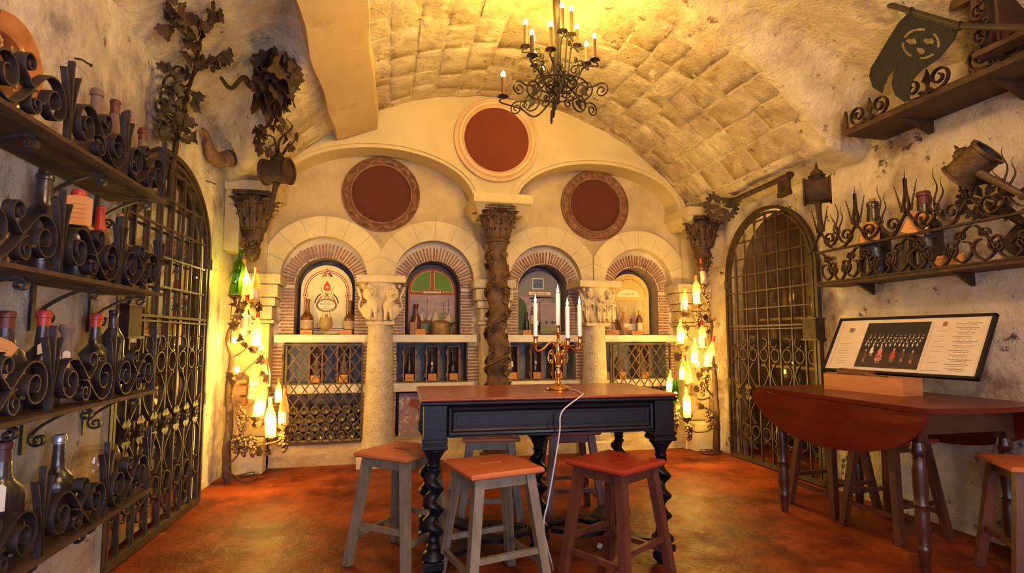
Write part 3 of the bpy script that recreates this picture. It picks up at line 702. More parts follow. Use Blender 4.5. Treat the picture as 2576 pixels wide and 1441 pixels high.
# carved corinthian capital (front facing -y), z0..z1
def corinth(T, z0, z1, r0, r1, m, half=None, ab=.04):
    b = MB(); b.lathe([(r0 * 1.12, z0), (r0 * 1.2, z0 + .015), (r0, z0 + .03), (r0 * 1.02, z0 + .12), (r0 * 1.25, z1 - .12), (r1 * .9, z1 - ab)], 20); b.build('bell', m, T)
    H = z1 - ab - z0
    for row, (zz, hh, n, out) in enumerate(((z0 + .02, H * .42, 8, .045), (z0 + H * .34, H * .40, 8, .06), (z0 + H * .62, H * .30, 8, .075))):
        for k in range(n):
            a = 2 * pi * (k + .5 * row) / n; ca, sa = cos(a), sin(a); rr_ = r0 * (1 + .2 * row)
            b = MB(); vs = []; w = pi * rr_ / n * 1.02; P_ = [(0, 0, 1), (.35, .012, 1.15), (.7, .02, 1.0), (.92, out * .7, .8), (1.0, out, .55), (.93, out * 1.25, .3), (.84, out * 1.15, .1)]
            for t, o_, ws in P_:
                for s in (-1, -.55, -.25, 0, .25, .55, 1):
                    q = w * ws * s * (1 + .12 * (1 if abs(s) == 1 and int(t * 10) % 3 == 0 else 0)); dd = rr_ + o_ + .012 + .012 * (1 - abs(s)) - .008 * (abs(s) == .25)
                    vs.append((dd * ca - q * sa, dd * sa + q * ca, zz + hh * t))
            b.add(vs, [(i * 7 + j, i * 7 + j + 1, i * 7 + 8 + j, i * 7 + 7 + j) for i in range(6) for j in range(6)])
            b.build('acanthus_leaf', m, T)
    for k in range(4):
        a = pi / 4 + k * pi / 2
        for s in (-.3, .3):
            g = lambda u, v, w: (cos(a) * (r1 * .95 + u) - sin(a) * (w + s * .06), sin(a) * (r1 * .95 + u) + cos(a) * (w + s * .06), v)
            b = MB(g); b.ribbon(spiral((.0, z1 - ab - .045), .04, pi * .7, 1.6, .006, d=-1), .010, -.012, .012); b.build('volute', m, T, smooth=False)
    b = MB(); out = []
    for k in range(4):
        a = pi / 4 + k * pi / 2
        for j in range(5):
            t = a + (pi / 2) * j / 5; q = r1 * (1.30 - .30 * sin(pi * j / 5)); out.append((q * cos(t), q * sin(t)))
    b.prism(out, z1 - ab, z1 - ab * .45); b.prism([(x * 1.06, y * 1.06) for x, y in out], z1 - ab * .45, z1); b.build('abacus', m, T, smooth=False)
    for k in range(4):
        b = MB(); a = k * pi / 2; b.ball((r1 * 1.0 * cos(a), r1 * 1.0 * sin(a), z1 - ab * .6), .022, 8, 5, (1, 1, 1.2)); b.build('rosette', m, T)
T = thing('twisted_column', 'tall dark bronze column wound with grapevine, in the middle of the arcade', 'column', (1.05, 5.22, 0))
mm = M['bronze']; b = MB()
b.lathe([(.17, 0), (.17, .1), (.14, .12), (.15, .16), (.11, .2)], 20); b.build('base', mm, T, smooth=False)
b = MB(); n = 90; pr = [(.096 + .004 * sin(i), .2 + 1.93 * i / n) for i in range(n + 1)]
def tw(a, z): return 1 + .15 * cos(a - z * 17) + .09 * nz(cos(a) * 2, sin(a) * 2, z * 8, 1.4) + (.05 * sin(z * 34) if z < 1.75 else .01)
b.lathe(pr, 30, fn=tw); b.build('shaft', mm, T, ang=1.3)
b = MB(); b.tube([(.118 * cos(t * 17 + .3), .118 * sin(t * 17 + .3), t) for t in np.linspace(.22, 2.05, 90)], .016, 6); b.build('vine_stem', mm, T)
rr = random.Random(3)
for k in range(15):
    z = 2.02 - k * .115; a = -pi / 2 + (.75 if k % 2 else -.6) + rr.uniform(-.3, .3); rad = .115
    if k % 3 != 1:
        me = bunch(22, .10, .038, .0125, k); part('grape_cluster', me, mm, T, (rad * cos(a), rad * sin(a), z))
    a2 = a + 1.0
    for aa in (a2, a2 + 2.2):
        b = MB(); d = Vector((cos(aa), sin(aa), 0)); addmesh(b, LEAFM[k % 3], orient((-sin(aa) * .5, cos(aa) * .5, .8), d), (rad * cos(aa), rad * sin(aa), z - .03), .085); b.build('vine_leaf', mm, T)
b = MB(); b.lathe([(.105, 2.12), (.125, 2.135), (.125, 2.155), (.105, 2.17)], 20); b.build('collar', mm, T)
corinth(T, 2.165, 2.488, .10, .165, mm)
for cx, lab in ((-1.18, 'dark bronze bracket capital with hanging grapes in the left corner'), (3.30, 'dark bronze bracket capital in the right corner above the lamp tree')):
    T = thing('bracket_capital', lab, 'capital', (cx, 5.20, 2.488)); T2 = T
    o0 = len(COL.objects)
    b = MB(); b.lathe([(.01, -.62), (.05, -.58), (.075, -.5), (.06, -.46), (.09, -.42), (.085, -.37), (.095, -.33)], 18, fn=lambda a, z: 1 + .12 * cos(a * 2 - z * 20)); b.build('stem_stub', mm, T)
    corinth(T, -.34, 0, .092, .15, mm)
    for k in range(3): part('grape_cluster', bunch(26, .11, .045, .013, k + 5), mm, T, (.05 * (k - 1), -.06, -.42 - .04 * (k == 1)))
# ================================================================== GATES
def gate(name, label, loc, rz, W_, H_, sp, zc, lock_u, bars, rows):
    """u across, v up, w towards the viewer"""
    T = thing(name, label, 'gate', loc, rz); m = M['gate']; f = lambda u, v, w=0: (u, -w, v)
    hw = W_ / 2; rise = H_ - sp
    def top(u): return sp + rise * sqrt(max(0, 1 - ((u - hw) / hw)**2))
    arc = [(0.0, 0.02)] + [(hw - hw * cos(pi * i / 28), sp + rise * sin(pi * i / 28)) for i in range(29)] + [(W_, 0.02)]
    b = MB(f); b.ribbon(arc, .028, -.02, .02); b.build('arched_frame', m, T, smooth=False)
    b = MB(f); hw2 = hw - .045; a2 = [(.045, .06)] + [(hw - hw2 * cos(pi * i / 28), sp + (rise - .045) * sin(pi * i / 28)) for i in range(29)] + [(W_ - .045, .06)]
    b.ribbon(a2, .022, -.014, .014); b.build('leaf_frame', m, T, smooth=False)
    b = MB(f); b.bar((.0, 0, .03), (W_, 0, .03), .03, .05) if 0 else b.ribbon([(0, .03), (W_, .03)], .04, -.022, .022); b.build('bottom_rail', m, T, smooth=False)
    b = MB(f); b.ribbon([(.03, zc), (W_ - .03, zc)], .016, -.02, .02); b.ribbon([(.03, zc - .03), (W_ - .03, zc - .03)], .010, -.02, .02); b.build('cross_rail', m, T, smooth=False)
    us = [W_ * (k + 1) / (bars + 1) for k in range(bars)]
    for u in us:
        b = MB(f); b.ribbon([(u, .05), (u, top(u) - .03)], .014, -.009, .009); b.build('upright_bar', m, T, smooth=False)
    for k in range(1, rows + 1):
        v = zc + (H_ - .04 - zc) * k / (rows + .35); 
        if v > sp: q = hw * sqrt(max(0, 1 - ((v - sp) / rise)**2)) - .05
        else: q = hw - .045
        b = MB(f); b.ribbon([(hw - q, v), (hw + q, v)], .012, -.010, .010); b.build('cross_bar', m, T, smooth=False)
    d = W_ / (bars + 1); ug = [0] + us + [W_]
    for k in range(bars + 1):
        u0, u1 = ug[k], ug[k + 1]; c = (u0 + u1) / 2; s = 1 if k % 2 else -1; r = d * .36
        ue = u0 if s > 0 else u1   # bar at which curves of a pair meet
        for top_, sg in ((zc - .06, -1), (.09, 1)):      # both ends mirrored about the middle
            b = MB(f)
            b.ribbon(spiral((c + s * r * .15, top_ + sg * .11), r, pi / 2 * -sg + .5, .62, r * .55, d=s * sg, n=14), .007, -.009, .009)
            b.build('curl', m, T, smooth=False)
            b = MB(f); b.ribbon([(c + r * .95 * cos(2 * pi * i / 18), top_ + sg * .215 + r * 1.05 * sin(2 * pi * i / 18)) for i in range(19)], .008, -.009, .009); b.build('ring', m, T, smooth=False)
        za, zb_ = zc - .35, .38; zm = (za + zb_) / 2; o_ = d * .40
        for z1, z2 in ((za, zm + .03), (zb_, zm - .03)):
            b = MB(f); P_ = catmull([(c - s * .0, z1, 0), (c + s * o_ * .9, z1 + (z2 - z1) * .30, 0), (c + s * o_ * .45, z1 + (z2 - z1) * .62, 0), (c - s * o_, z2, 0)], 6)
            b.ribbon([(p.x, p.y) for p in P_], .008, -.010, .010); b.build('sweeping_scroll', m, T, smooth=False)
        if k < bars:
            b = MB(f); u = us[k]; zz = zm
            for a in range(6): b.ball((u + .022 * cos(a * pi / 3), zz + .03 * sin(a * pi / 3), .018), .014, 6, 4)
            b.ball((u, zz, .024), .014, 6, 4)
            for s2 in (-1, 1): b.prism([(u, zz), (u + s2 * .05, zz + .05), (u + s2 * .012, zz + .085), (u, zz + .05)], .012, .018); b.prism([(u, zz), (u + s2 * .05, zz - .05), (u + s2 * .012, zz - .085), (u, zz - .05)], .012, .018)
            b.build('rosette', m, T)
    b = MB(f); b.box(lock_u - .07, lock_u + .07, zc - .12, zc + .04, -.05, .05); b.build('lock_box', M['rust'], T, smooth=False)
    for za_, zb2 in ((zc - .135, zc - .12), (zc + .04, zc + .052)): b = MB(f); b.box(lock_u - .085, lock_u + .085, za_, zb2, -.055, .055); b.build('lock_plate', M['gate'], T, smooth=False)
    for v in (.75, 1.75):
        b = MB(f); uu = W_ if lock_u < hw else 0; b.tube([(uu, v - .04, .01), (uu, v + .04, .01)], .022, 8); b.build('hinge', m, T)
    b = MB(f); po = [(.05, .07)] + [(hw - hw2 * cos(pi * i / 28), sp + (rise - .05) * sin(pi * i / 28)) for i in range(29)] + [(W_ - .05, .07)]; b.prism(po, -.05, -.044); b.build('glass_pane', M['pane_l' if lock_u < hw else 'pane'], T, smooth=False)
    return T
GL = gate('arched_gate', 'arched wrought iron gate in the left wall behind the bottle shelves', (-1.385, 3.22, 0), radians(90 - 2.6), 1.27, 2.36, 1.78, 1.33, .12, 7, 5)
GR = gate('arched_gate', 'arched wrought iron gate in the right wall behind the drop-leaf table', (3.46, 5.02, 0), radians(-90), 1.22, 2.42, 1.80, 1.315, 1.16, 7, 6)
# ================================================================== FURNITURE
def twist_leg(T, x, y, z0, z1, m, big=1):
    b = MB(); b.bevbox(x - .055, x + .055, y - .055, y + .055, z1 - .005, z1 + .17, .004); b.build('leg_block', m, T, smooth=False, world=False)
    L = part  # leg turned below the block
    b = MB(); o = (x, y, 0)
    for (a, w) in ((z1 - .012, .064), (z1 - .028, .058), (z1 - .042, .064)): b.bevbox(x - w, x + w, y - w, y + w, a - .012, a + .012, .005)
    pr = [(.056, z1 - .055), (.062, z1 - .062), (.05, z1 - .075), (.030, z1 - .11), (.028, z1 - .13), (.034, z1 - .137), (.026, z1 - .145)]
    zs, ze = z1 - .15, z0 + .20; n = 64
    b.lathe(pr[::-1], 20, o)
    vs = []; N_ = 18
    for i in range(n + 1):
        z = zs + (ze - zs) * i / n; a0 = (zs - z) * 2 * pi / .105; e = min(1, i / 6, (n - i) / 6); off = .017 * e; rd = .036 * (.75 + .25 * e)
        for k in range(N_):
            a = 2 * pi * k / N_; vs.append((x + off * cos(a0) + rd * cos(a), y + off * sin(a0) + rd * sin(a), z))
    b.add(vs, [(i * N_ + k, (i + 1) * N_ + k, (i + 1) * N_ + (k + 1) % N_, i * N_ + (k + 1) % N_) for i in range(n) for k in range(N_)])
    b.lathe([(.03, ze), (.024, ze - .02), (.034, ze - .03), (.028, ze - .045), (.055, ze - .075), (.062, ze - .09), (.03, z0 + .075)][::-1] if 0 else [(.03, z0 + .10), (.060, z0 + .115), (.056, z0 + .135), (.034, z0 + .155), (.036, z0 + .17), (.026, z0 + .185), (.03, ze)], 20, o)
    b.bevbox(x - .05, x + .05, y - .05, y + .05, z0 + .065, z0 + .105, .004)
    b.lathe([(.030, z0), (.052, z0 + .02), (.055, z0 + .04), (.035, z0 + .066)], 18, o)
    return b.build('leg', m, T, fix=True)
T = thing('drawer_table', 'tall ebonised table with barley twist legs and a polished brown top', 'table', (.865, 3.095, 0), radians(-1.5))
dw = M['dark_wood']; w2, d2 = .69, .365
b = MB(); b.bevbox(-w2, w2, -d2, d2, .884, .90, .006); b.build('tabletop', M['top_wood'], T, smooth=False)
b = MB(); b.bevbox(-w2 + .004, w2 - .004, -d2 + .004, d2 - .004, .862, .886, .008); b.build('top_edge', dw, T, smooth=False)
lx, ly = w2 - .075, d2 - .07
for x, y in ((-lx, -ly), (lx, -ly), (-lx, ly), (lx, ly), (0, 0)): twist_leg(T, x, y, 0, .70, dw)
for s, yy in ((-1, -ly - .035), (1, ly + .035)):
    b = MB(); b.box(-lx + .05, lx - .05, min(yy, yy - s * .02), max(yy, yy - s * .02), .70, .864); b.build('apron', dw, T, smooth=False)
for s in (-1, 1):
    b = MB(); b.box(s * lx - .015, s * lx + .015, -ly + .05, ly - .05, .70, .864); b.build('apron', dw, T, smooth=False)
# drawer front with bolection moulding
b = MB(); x0, x1, z0, z1 = -lx + .06, lx - .06, .708, .86; y = -ly - .035
def frame_ring(b, x0, x1, z0, z1, prof, y):
    vs = []; m_ = len(prof)
    for cx_, cz_, sx, sz in ((x0, z0, 1, 1), (x1, z0, -1, 1), (x1, z1, -1, -1), (x0, z1, 1, -1)):
        for i, d in prof: vs.append((cx_ + sx * i, y - d, cz_ + sz * i))
    b.add(vs, [(k * m_ + j, ((k + 1) % 4) * m_ + j, ((k + 1) % 4) * m_ + j + 1, k * m_ + j + 1) for k in range(4) for j in range(m_ - 1)])
frame_ring(b, x0, x1, z0, z1, [(0, 0), (.002, .012), (.010, .024), (.020, .022), (.027, .010), (.034, .006)], y); D = b.build('drawer', dw, T, smooth=False, fix=True)
b = MB(); b.box(x0 + .03, x1 - .03, y - .006, y, z0 + .03, z1 - .03); frame_ring(b, x0 + .045, x1 - .045, z0 + .043, z1 - .043, [(0, .006), (.001, .0095), (.004, .0095), (.005, .0065)], y); b.build('drawer_panel', dw, D, smooth=False)
b = MB(); hx, hz = .0, z0 + .055
b.lathe([(.001, -.02), (.018, -.014), (.014, -.006), (.02, 0)], 10, (hx, y - .004, hz + .02), Matrix.Rotation(pi / 2, 3, 'X')); b.tube([(hx + .034 * cos(a), y - .018, hz - .012 + .024 * sin(a)) for a in np.linspace(0, 2 * pi, 25)], .0022, 6); b.build('ring_handle', M['iron'], D)
# serpentine flat stretchers meeting round the middle leg
for sx in (-1, 1):
    for sy in (-1, 1):
        P_ = catmull([(sx * lx, sy * ly, 0), (sx * lx * .78, sy * ly * .80, 0), (sx * lx * .60, sy * ly * .25, 0), (sx * lx * .42, sy * ly * .42, 0), (sx * .07, sy * .03, 0)], 7)
        b = MB(lambda u, v, w: (u, v, w)); pts = [(p.x, p.y) for p in P_]; n = len(pts)
        L_, R_ = [], []
        for i in range(n):
            a, c = pts[max(0, i - 1)], pts[min(n - 1, i + 1)]; dx, dy = c[0] - a[0], c[1] - a[1]; q = math.hypot(dx, dy) or 1; wd = .028 + .022 * sin(pi * i / n) ** 2
            L_.append((pts[i][0] - dy / q * wd, pts[i][1] + dx / q * wd)); R_.append((pts[i][0] + dy / q * wd, pts[i][1] - dx / q * wd))
        vs = []
        for l, r_ in zip(L_, R_): vs += [(*l, .107), (*r_, .107), (*r_, .130), (*l, .130)]
        b.add(vs, [(i * 4 + k, i * 4 + (k + 1) % 4, i * 4 + 4 + (k + 1) % 4, i * 4 + 4 + k) for i in range(n - 1) for k in range(4)]); b.build('stretcher', dw, T, smooth=False, fix=True)
# ---------------------------------------------------------------- stools
def make_stool(label, group, seat, legm, S=.36, H=.59):
    T = thing('bar_stool', label, 'stool', (0, 0, 0), 0, group); h = S / 2
    b = MB(); sx, sy = .062, .017; zt, zb_ = H, H - .028; ring = lambda a, c, z: [(-a, -c, z), (a, -c, z), (a, c, z), (-a, c, z)]
    vs = ring(sx, sy, zt) + ring(h - .008, h - .008, zt) + ring(h, h, zt - .009) + ring(h, h, zb_ + .008) + ring(h - .008, h - .008, zb_) + ring(sx, sy, zb_)
    b.add(vs, [(r * 4 + k, r * 4 + (k + 1) % 4, (r + 1) % 6 * 4 + (k + 1) % 4, (r + 1) % 6 * 4 + k) for r in range(6) for k in range(4)]); b.build('seat', seat, T, smooth=False, fix=True)
    t, f = h - .055, h + .012
    legs = {}
    for a, c in ((-1, -1), (1, -1), (1, 1), (-1, 1)):
        b = MB(); P = lambda z: Vector((a * (f + (t - f) * z / (H - .028)), c * (f + (t - f) * z / (H - .028)), z)); vs = []
        for z, w in ((0, .017), (.004, .020), (H - .028, .023)):
            p = P(z); vs += [p + Vector((i * w, j * w, 0)) for i, j in ((-1, -1), (1, -1), (1, 1), (-1, 1))]
        b.add(vs, [(3, 2, 1, 0), (8, 9, 10, 11)] + [(r * 4 + k, r * 4 + (k + 1) % 4, r * 4 + 4 + (k + 1) % 4, r * 4 + 4 + k) for r in (0, 1) for k in range(4)]); b.build('leg', legm, T, smooth=False)
    def rail(i, z, hh, nm):
        q = f + (t - f) * z / (H - .028); b = MB(); L = q
        if i in (0, 2): s = -1 if i == 0 else 1; b.box(-L, L, s * q - .010, s * q + .010, z - hh / 2, z + hh / 2)
        else: s = -1 if i == 1 else 1; b.box(s * q - .010, s * q + .010, -L, L, z - hh / 2, z + hh / 2)
        b.build(nm, legm, T, smooth=False)
    for i in range(4): rail(i, H - .055, .05, 'seat_rail'); rail(i, .21 if i in (0, 2) else .15, .026, 'stretcher')
    return T
G1 = 'square bar stools round the dark table'
st = make_stool('pale-legged bar stool with an orange brown seat, left of the dark table', G1, M['seat_a'], M['leg_grey'])
st.location = (.09, 3.13, 0); st.rotation_euler[2] = radians(-40)
s2 = copy_tree(st, (.515, 2.68, 0), radians(14), 'grey-legged bar stool with an orange seat and hand slot, front centre before the table')
s2.scale = (1.04, 1.04, 1)
copy_tree(st, (.66, 3.52, 0), radians(-8), 'pale bar stool seen edge on behind the dark table, left of its middle leg')
s3 = make_stool('red brown bar stool in front of the dark table, near its right end', G1, M['seat_b'], M['leg_red'])
s3.location = (1.135, 2.62, 0); s3.rotation_euler[2] = radians(30)
copy_tree(s3, (1.22, 3.62, 0), radians(-4), 'dark bar stool behind the dark table, right of its middle leg')
G2 = 'stools by the drop-leaf table'
s6 = copy_tree(s3, (3.14, 2.10, 0), radians(58), 'brown bar stool at the right edge, beside the drop-leaf table'); s6['group'] = G2
for ch in s6.children:
    if ch.name.startswith('seat') and 'rail' not in ch.name: ch.data = ch.data.copy(); ch.data.materials[0] = M['seat_a']
s7 = copy_tree(s3, (3.10, 3.36, 0), radians(4), 'dark red stool under the drop-leaf table, the farther of two'); s7['group'] = G2
s8 = copy_tree(s3, (3.10, 2.88, 0), radians(3), 'dark red stool under the drop-leaf table, the nearer of two'); s8['group'] = G2
# ---------------------------------------------------------------- drop-leaf table
T = thing('drop_leaf_table', 'red mahogany drop-leaf table with turned legs against the right wall', 'table', (2.98, 2.82, 0)); mh = M['mahogany']
hx = -.40; yl = .645
def leafcurve(y, b_=.30): return b_ * sqrt(max(0, 1 - (y / yl)**2))
b = MB(); out = [(hx, -yl + .01), ]; 
for i in range(13): t = pi * i / 12; out.append((hx + .81 * i / 12, -yl - .055 * sin(t) + .01))
for i in range(13): t = pi * i / 12; out.append((hx + .81 - .81 * i / 12, yl + .055 * sin(t) - .01))
b.prism(out, .828, .848); b.prism([(x * .99 if x < 0 else x * .985, y * .99) for x, y in out], .848, .853); b.build('tabletop', mh, T, smooth=False)
# hanging leaves: half ovals hinged on both long sides
for nm, x_, s in (('drop_leaf', hx - .012, -1), ('drop_leaf', .40, 1)):
    b = MB(lambda u, v, w: (x_ + w, u, v)); pts = [(yl * cos(pi + pi * i / 40), .826 - .275 * sin(pi * i / 40)) for i in range(41)]
    b.prism(pts, -.011, .009); b.build(nm, mh, T, smooth=False, fix=True)
b = MB(); b.box(hx + .10, .32, -.5, -.48, .70, .828); b.box(hx + .10, .32, .48, .5, .70, .828); b.box(hx + .115, hx + .135, -.5, .5, .70, .828); b.box(.30, .32, -.5, .5, .70, .828); b.build('apron', M['mahog_leg'], T, smooth=False)
ml = M['mahog_leg']
def turned(x, y):
    b = MB(); b.bevbox(x - .032, x + .032, y - .032, y + .032, .66, .828, .003); b.bevbox(x - .03, x + .03, y - .03, y + .03, .13, .25, .003) if 0 else None
    b.lathe([(.020, 0), (.024, .03), (.028, .10), (.034, .115), (.030, .13), (.026, .14), (.036, .20), (.033, .30), (.028, .33), (.034, .34), (.030, .35), (.034, .42), (.036, .52), (.030, .575), (.024, .585), (.034, .60), (.038, .625), (.032, .64), (.030, .66)], 18, (x, y, 0)); b.build('leg', ml, T, fix=True)
for x, y in ((hx + .13, -.47), (hx + .13, .545), (.31, -.47), (.31, .5)): turned(x, y)
# box with bottle
T = thing('wooden_box', 'orange pine wine box standing on the drop-leaf table', 'box', (3.05, 2.95, .853), radians(96.5)); bw = M['box_wood']
L_, D_, H_ = .27, .085, .105   # half length, half depth
for y0, y1 in ((-D_, -D_ + .008), (D_ - .008, D_)):
    b = MB(); b.box(-L_, L_, y0, y1, .008, H_); b.build('side_board', bw, T, smooth=False)
for x0, x1 in ((-L_, -L_ + .008), (L_ - .008, L_)):
    b = MB(); b.box(x0, x1, -D_ + .008, D_ - .008, .008, H_); b.build('end_board', bw, T, smooth=False)
b = MB(); b.box(-L_, L_, -D_, D_, 0, .008); b.build('base_board', bw, T, smooth=False)
# ================================================================== BOTTLES
PROF = dict(
 bordeaux=[(.001, .0), (.034, 0), (.037, .005), (.037, .19), (.034, .205), (.022, .225), (.0145, .24), (.0135, .285), (.0155, .288), (.0155, .296), (.0135, .30)],
 burgundy=[(.001, 0), (.037, 0), (.040, .005), (.040, .13), (.036, .165), (.026, .20), (.016, .235), (.0135, .265), (.0135, .287), (.0155, .29), (.0155, .297), (.013, .30)],
 squat=[(.001, 0), (.047, 0), (.052, .008), (.053, .13), (.048, .155), (.032, .175), (.020, .19), (.0185, .215), (.0165, .25), (.0165, .275), (.020, .277), (.020, .292), (.016, .30)],
 magnum=[(.001, 0), (.050, 0), (.053, .006), (.052, .155), (.046, .18), (.028, .20), (.023, .215), (.021, .25), (.019, .28), (.022, .282), (.022, .294), (.018, .30)],
 flask=[(.001, 0), (.045, 0), (.050, .01), (.053, .07), (.050, .13), (.036, .18), (.018, .215), (.014, .235), (.014, .275), (.018, .278), (.018, .286), (.013, .30)],
 jug=[(.001, 0), (.046, 0), (.050, .008), (.050, .14), (.044, .17), (.024, .20), (.019, .215), (.018, .26), (.026, .278), (.028, .288), (.022, .30)],
 thin=[(.001, 0), (.030, 0), (.032, .005), (.032, .15), (.028, .18), (.013, .205), (.012, .26), (.015, .27), (.015, .29), (.012, .30)])
_bm = {}
def prof_r(p, z):
    for (r0, z0), (r1, z1) in zip(p, p[1:]):
        if z0 <= z <= z1 and z1 > z0: return r0 + (r1 - r0) * (z - z0) / (z1 - z0)
    return p[-1][0]
def bmesh_(key, fn):
    if key not in _bm: _bm[key] = fn()
    return _bm[key]
def bottle(kind, label, loc, h=.30, body='b_black', cap=None, caph=.05, lab=None, lz=(.05, .13), tagk=None, rz=0, tilt=(0, 0), group=None, txt=None, cat='bottle', name='wine_bottle', card_rot=0):
    T = thing(name, label, cat, loc, rz, group); T.rotation_euler = (tilt[0], tilt[1], rz); s = h / .30; p = PROF[kind]
    def own(key, fn, m):
        k = (kind, key, m)
        if k not in _bm: _bm[k] = fn().mesh(key[0] if isinstance(key, tuple) else key); _bm[k].materials.append(M[m])
        return _bm[k]
    part('glass_body', own('glass_body', lambda: MB().lathe(p, 20), body), None, T, s=(s,) * 3)
    if cap:
        zc = .30 - caph; pc = [(prof_r(p, zc) + .0012, zc)] + [(r + .0012, z) for r, z in p if z > zc] + [(.012, .3015), (.001, .302)]
        part('capsule' if cap != 'cork' else 'cork', own(('capsule', caph), (lambda: MB().lathe(pc, 16)) if cap != 'cork' else (lambda: MB().lathe([(.010, .29), (.0115, .312), (.001, .3125)], 12)), cap), None, T, s=(s,) * 3)
    if lab:
        z0, z1 = lz; q = prof_r(p, (z0 + z1) / 2) + .0006
        def lf():
            b = MB(); n = 10; vs = []
            for i in range(n + 1):
                a = -pi / 2 - 1.15 + 2.3 * i / n
                for z in (z0, z1): vs.append(((prof_r(p, z) + .0008) * cos(a), (prof_r(p, z) + .0008) * sin(a), z))
            b.add(vs, [(2 * i, 2 * i + 2, 2 * i + 3, 2 * i + 1) for i in range(n)]); return b
        lo = part('paper_label', own(('label', lz), lf, lab), None, T, s=(s,) * 3)
        if txt:
            tx = text(txt, .022 * s, M['tagw'] if lab == 'black_label' else M['ink'], T, Matrix.Translation((0, -(q + .001) * s, (z0 + z1) / 2 * s)) @ Matrix.Rotation(pi / 2, 4, 'X'))
    if tagk:
        nm, w_, hh, tm, zt = dict(card=('orange_card', .036, .062, 'card', .21), white=('white_tag', .012, .045, 'tagw', .19), yellow=('yellow_tag', .020, .04, 'tagy', .19), big=('orange_card', .036, .075, 'card', .27))[tagk]
        def cf_():
            b = MB(); b.prism([(-w_, 0), (-w_, -hh * 1.3), (w_, -hh * 1.3), (w_, 0), (w_ * .4, .008), (-w_ * .4, .008)], 0, .0012); return b
        me = own(('tag', tagk), cf_, tm); q = prof_r(p, zt) + .012
        c = part('hanging_tag', me, None, T, (0, -q * s, zt * s), (pi / 2 - .25, card_rot, random.uniform(-.3, .3)), (s,) * 3)
        if tagk in ('card', 'big'):
            k = ('tl', tagk)
            if k not in _bm:
                b = MB()
                for j in range(4): b.box(-w_ * (.6 - .1 * (j % 2)), w_ * (.6 - .15 * (j == 2)), -hh * (.3 + .22 * j) - .0012, -hh * (.3 + .22 * j), .0013, .0016)
                _bm[k] = b.mesh('printed_lines', False); _bm[k].materials.append(M['inkb'])
            l2 = part('printed_lines', _bm[k], None, c); l2['kind'] = 'stuff'
    return T
M['black_label'] = M['b_black']
# ================================================================== LEFT SHELVES
ir = M['iron']
def scroll_unit(T, f, u0, u1, mir, h=.225, m=ir, small=True, dep=.034):
    W_ = u1 - u0; X = (lambda u: u0 + u * W_) if not mir else (lambda u: u1 - u * W_); sg = -1 if mir else 1
    k = W_ / .44
    def rib(pts, nm, t=.0055):
        b = MB(f); b.ribbon([(X(u / .44), v * h / .20) for u, v in pts], t, -dep / 2, dep / 2); b.build(nm, m, T, smooth=True, ang=.9)
    rib(scroll((.105, .088), .078, radians(60), 1, 1.55, (.345, .085), .080, radians(-115), 1, 1.6, 12), 's_scroll')
    if small:
        rib(scroll((.245, .150), .040, radians(-70), 1, 1.3, (.225, .10), .012, radians(-60), -1, .3, 5), 'small_curl')
        rib(spiral((.205, .045), .042, radians(100), 1.5, .008, d=-1, n=22), 'small_curl')
    for u, v in ((.175, .06), (.405, .07)):
        b = MB(f); b.ball((X(u / .44), v * h / .2, dep / 2), .008, 8, 4); b.build('rivet', m, T)
def fleur(T, f, u, h=.30, m=ir, dep=.022):
    for s, hh, sp in ((0, h, 0), (-1, h * .86, .030), (1, h * .86, .030)):
        b = MB(f); P_ = catmull([(u + s * .004, .0, 0), (u + s * .006, hh * .35, 0), (u + s * (.014 + sp * .2), hh * .6, 0), (u + s * (.012 + sp * .6), hh * .8, 0), (u + s * (.018 + sp), hh, 0)], 5)
        b.ribbon([(p.x, p.y) for p in P_], .006 if s else .008, -dep / 2, dep / 2); b.build('fleur_leaf', m, T, ang=.9)
SH = ((1.905, 'topmost'), (1.428, 'second'), (.943, 'third'), (.462, 'lowest'))
XS, XW = -1.13, -1.385
for si, (z, nm) in enumerate(SH):
    T = thing('wall_shelf', '%s rusty iron shelf with scrolled front on the left wall' % nm, 'shelf', (XS, 2.2, z), 0, 'iron bottle shelves on the left wall')
    b = MB(); b.box(XW - XS, .012, -1.25, .895, -.016, 0); b.build('shelf_board', M['shelf'], T, smooth=False)
    f = lambda u, v, w=0: (-.008 + w, u, v)
    us = (.885, .46, .02, -.42, -.86)
    for k in range(4): scroll_unit(T, f, us[k + 1], us[k], k % 2 == 0)
    for k in range(5): fleur(T, f, us[k] - (.01 if k == 0 else 0))
    for y in (.80, .36, -.1, -.62):   # brackets under the board
        b = MB(lambda u, v, w=0: (XW - XS + u, y + w, v)); pts = spiral((.048, -.145), .030, radians(170), 1.3, .006, d=1)[::-1] + herm((.018, -.14), (0, .14), (.19, -.028), (.10, 0), 8) + [(.19, -.028)] + spiral((.205, -.053), .025, radians(90), 1.1, .006, d=-1)
        b.ribbon(pts, .008, -.012, .012); b.build('bracket', ir, T, ang=.9)
        b = MB(lambda u, v, w=0: (XW - XS + u, y + w, v)); b.box(-.012, .0, -.2, -.016, -.012, .012); b.build('wall_strap', ir, T, smooth=False)
XB = -1.265
def LB(px, z): 
    """point on a shelf under picture column px"""
    d = ray(px, 850); return (XB, XB / d.x * d.y, z)
S1, S2, S3, S4 = [z for z, _ in SH]
GS = ['bottles on the topmost left shelf', 'bottles on the second left shelf', 'bottles on the third left shelf', 'bottles on the lowest left shelf']
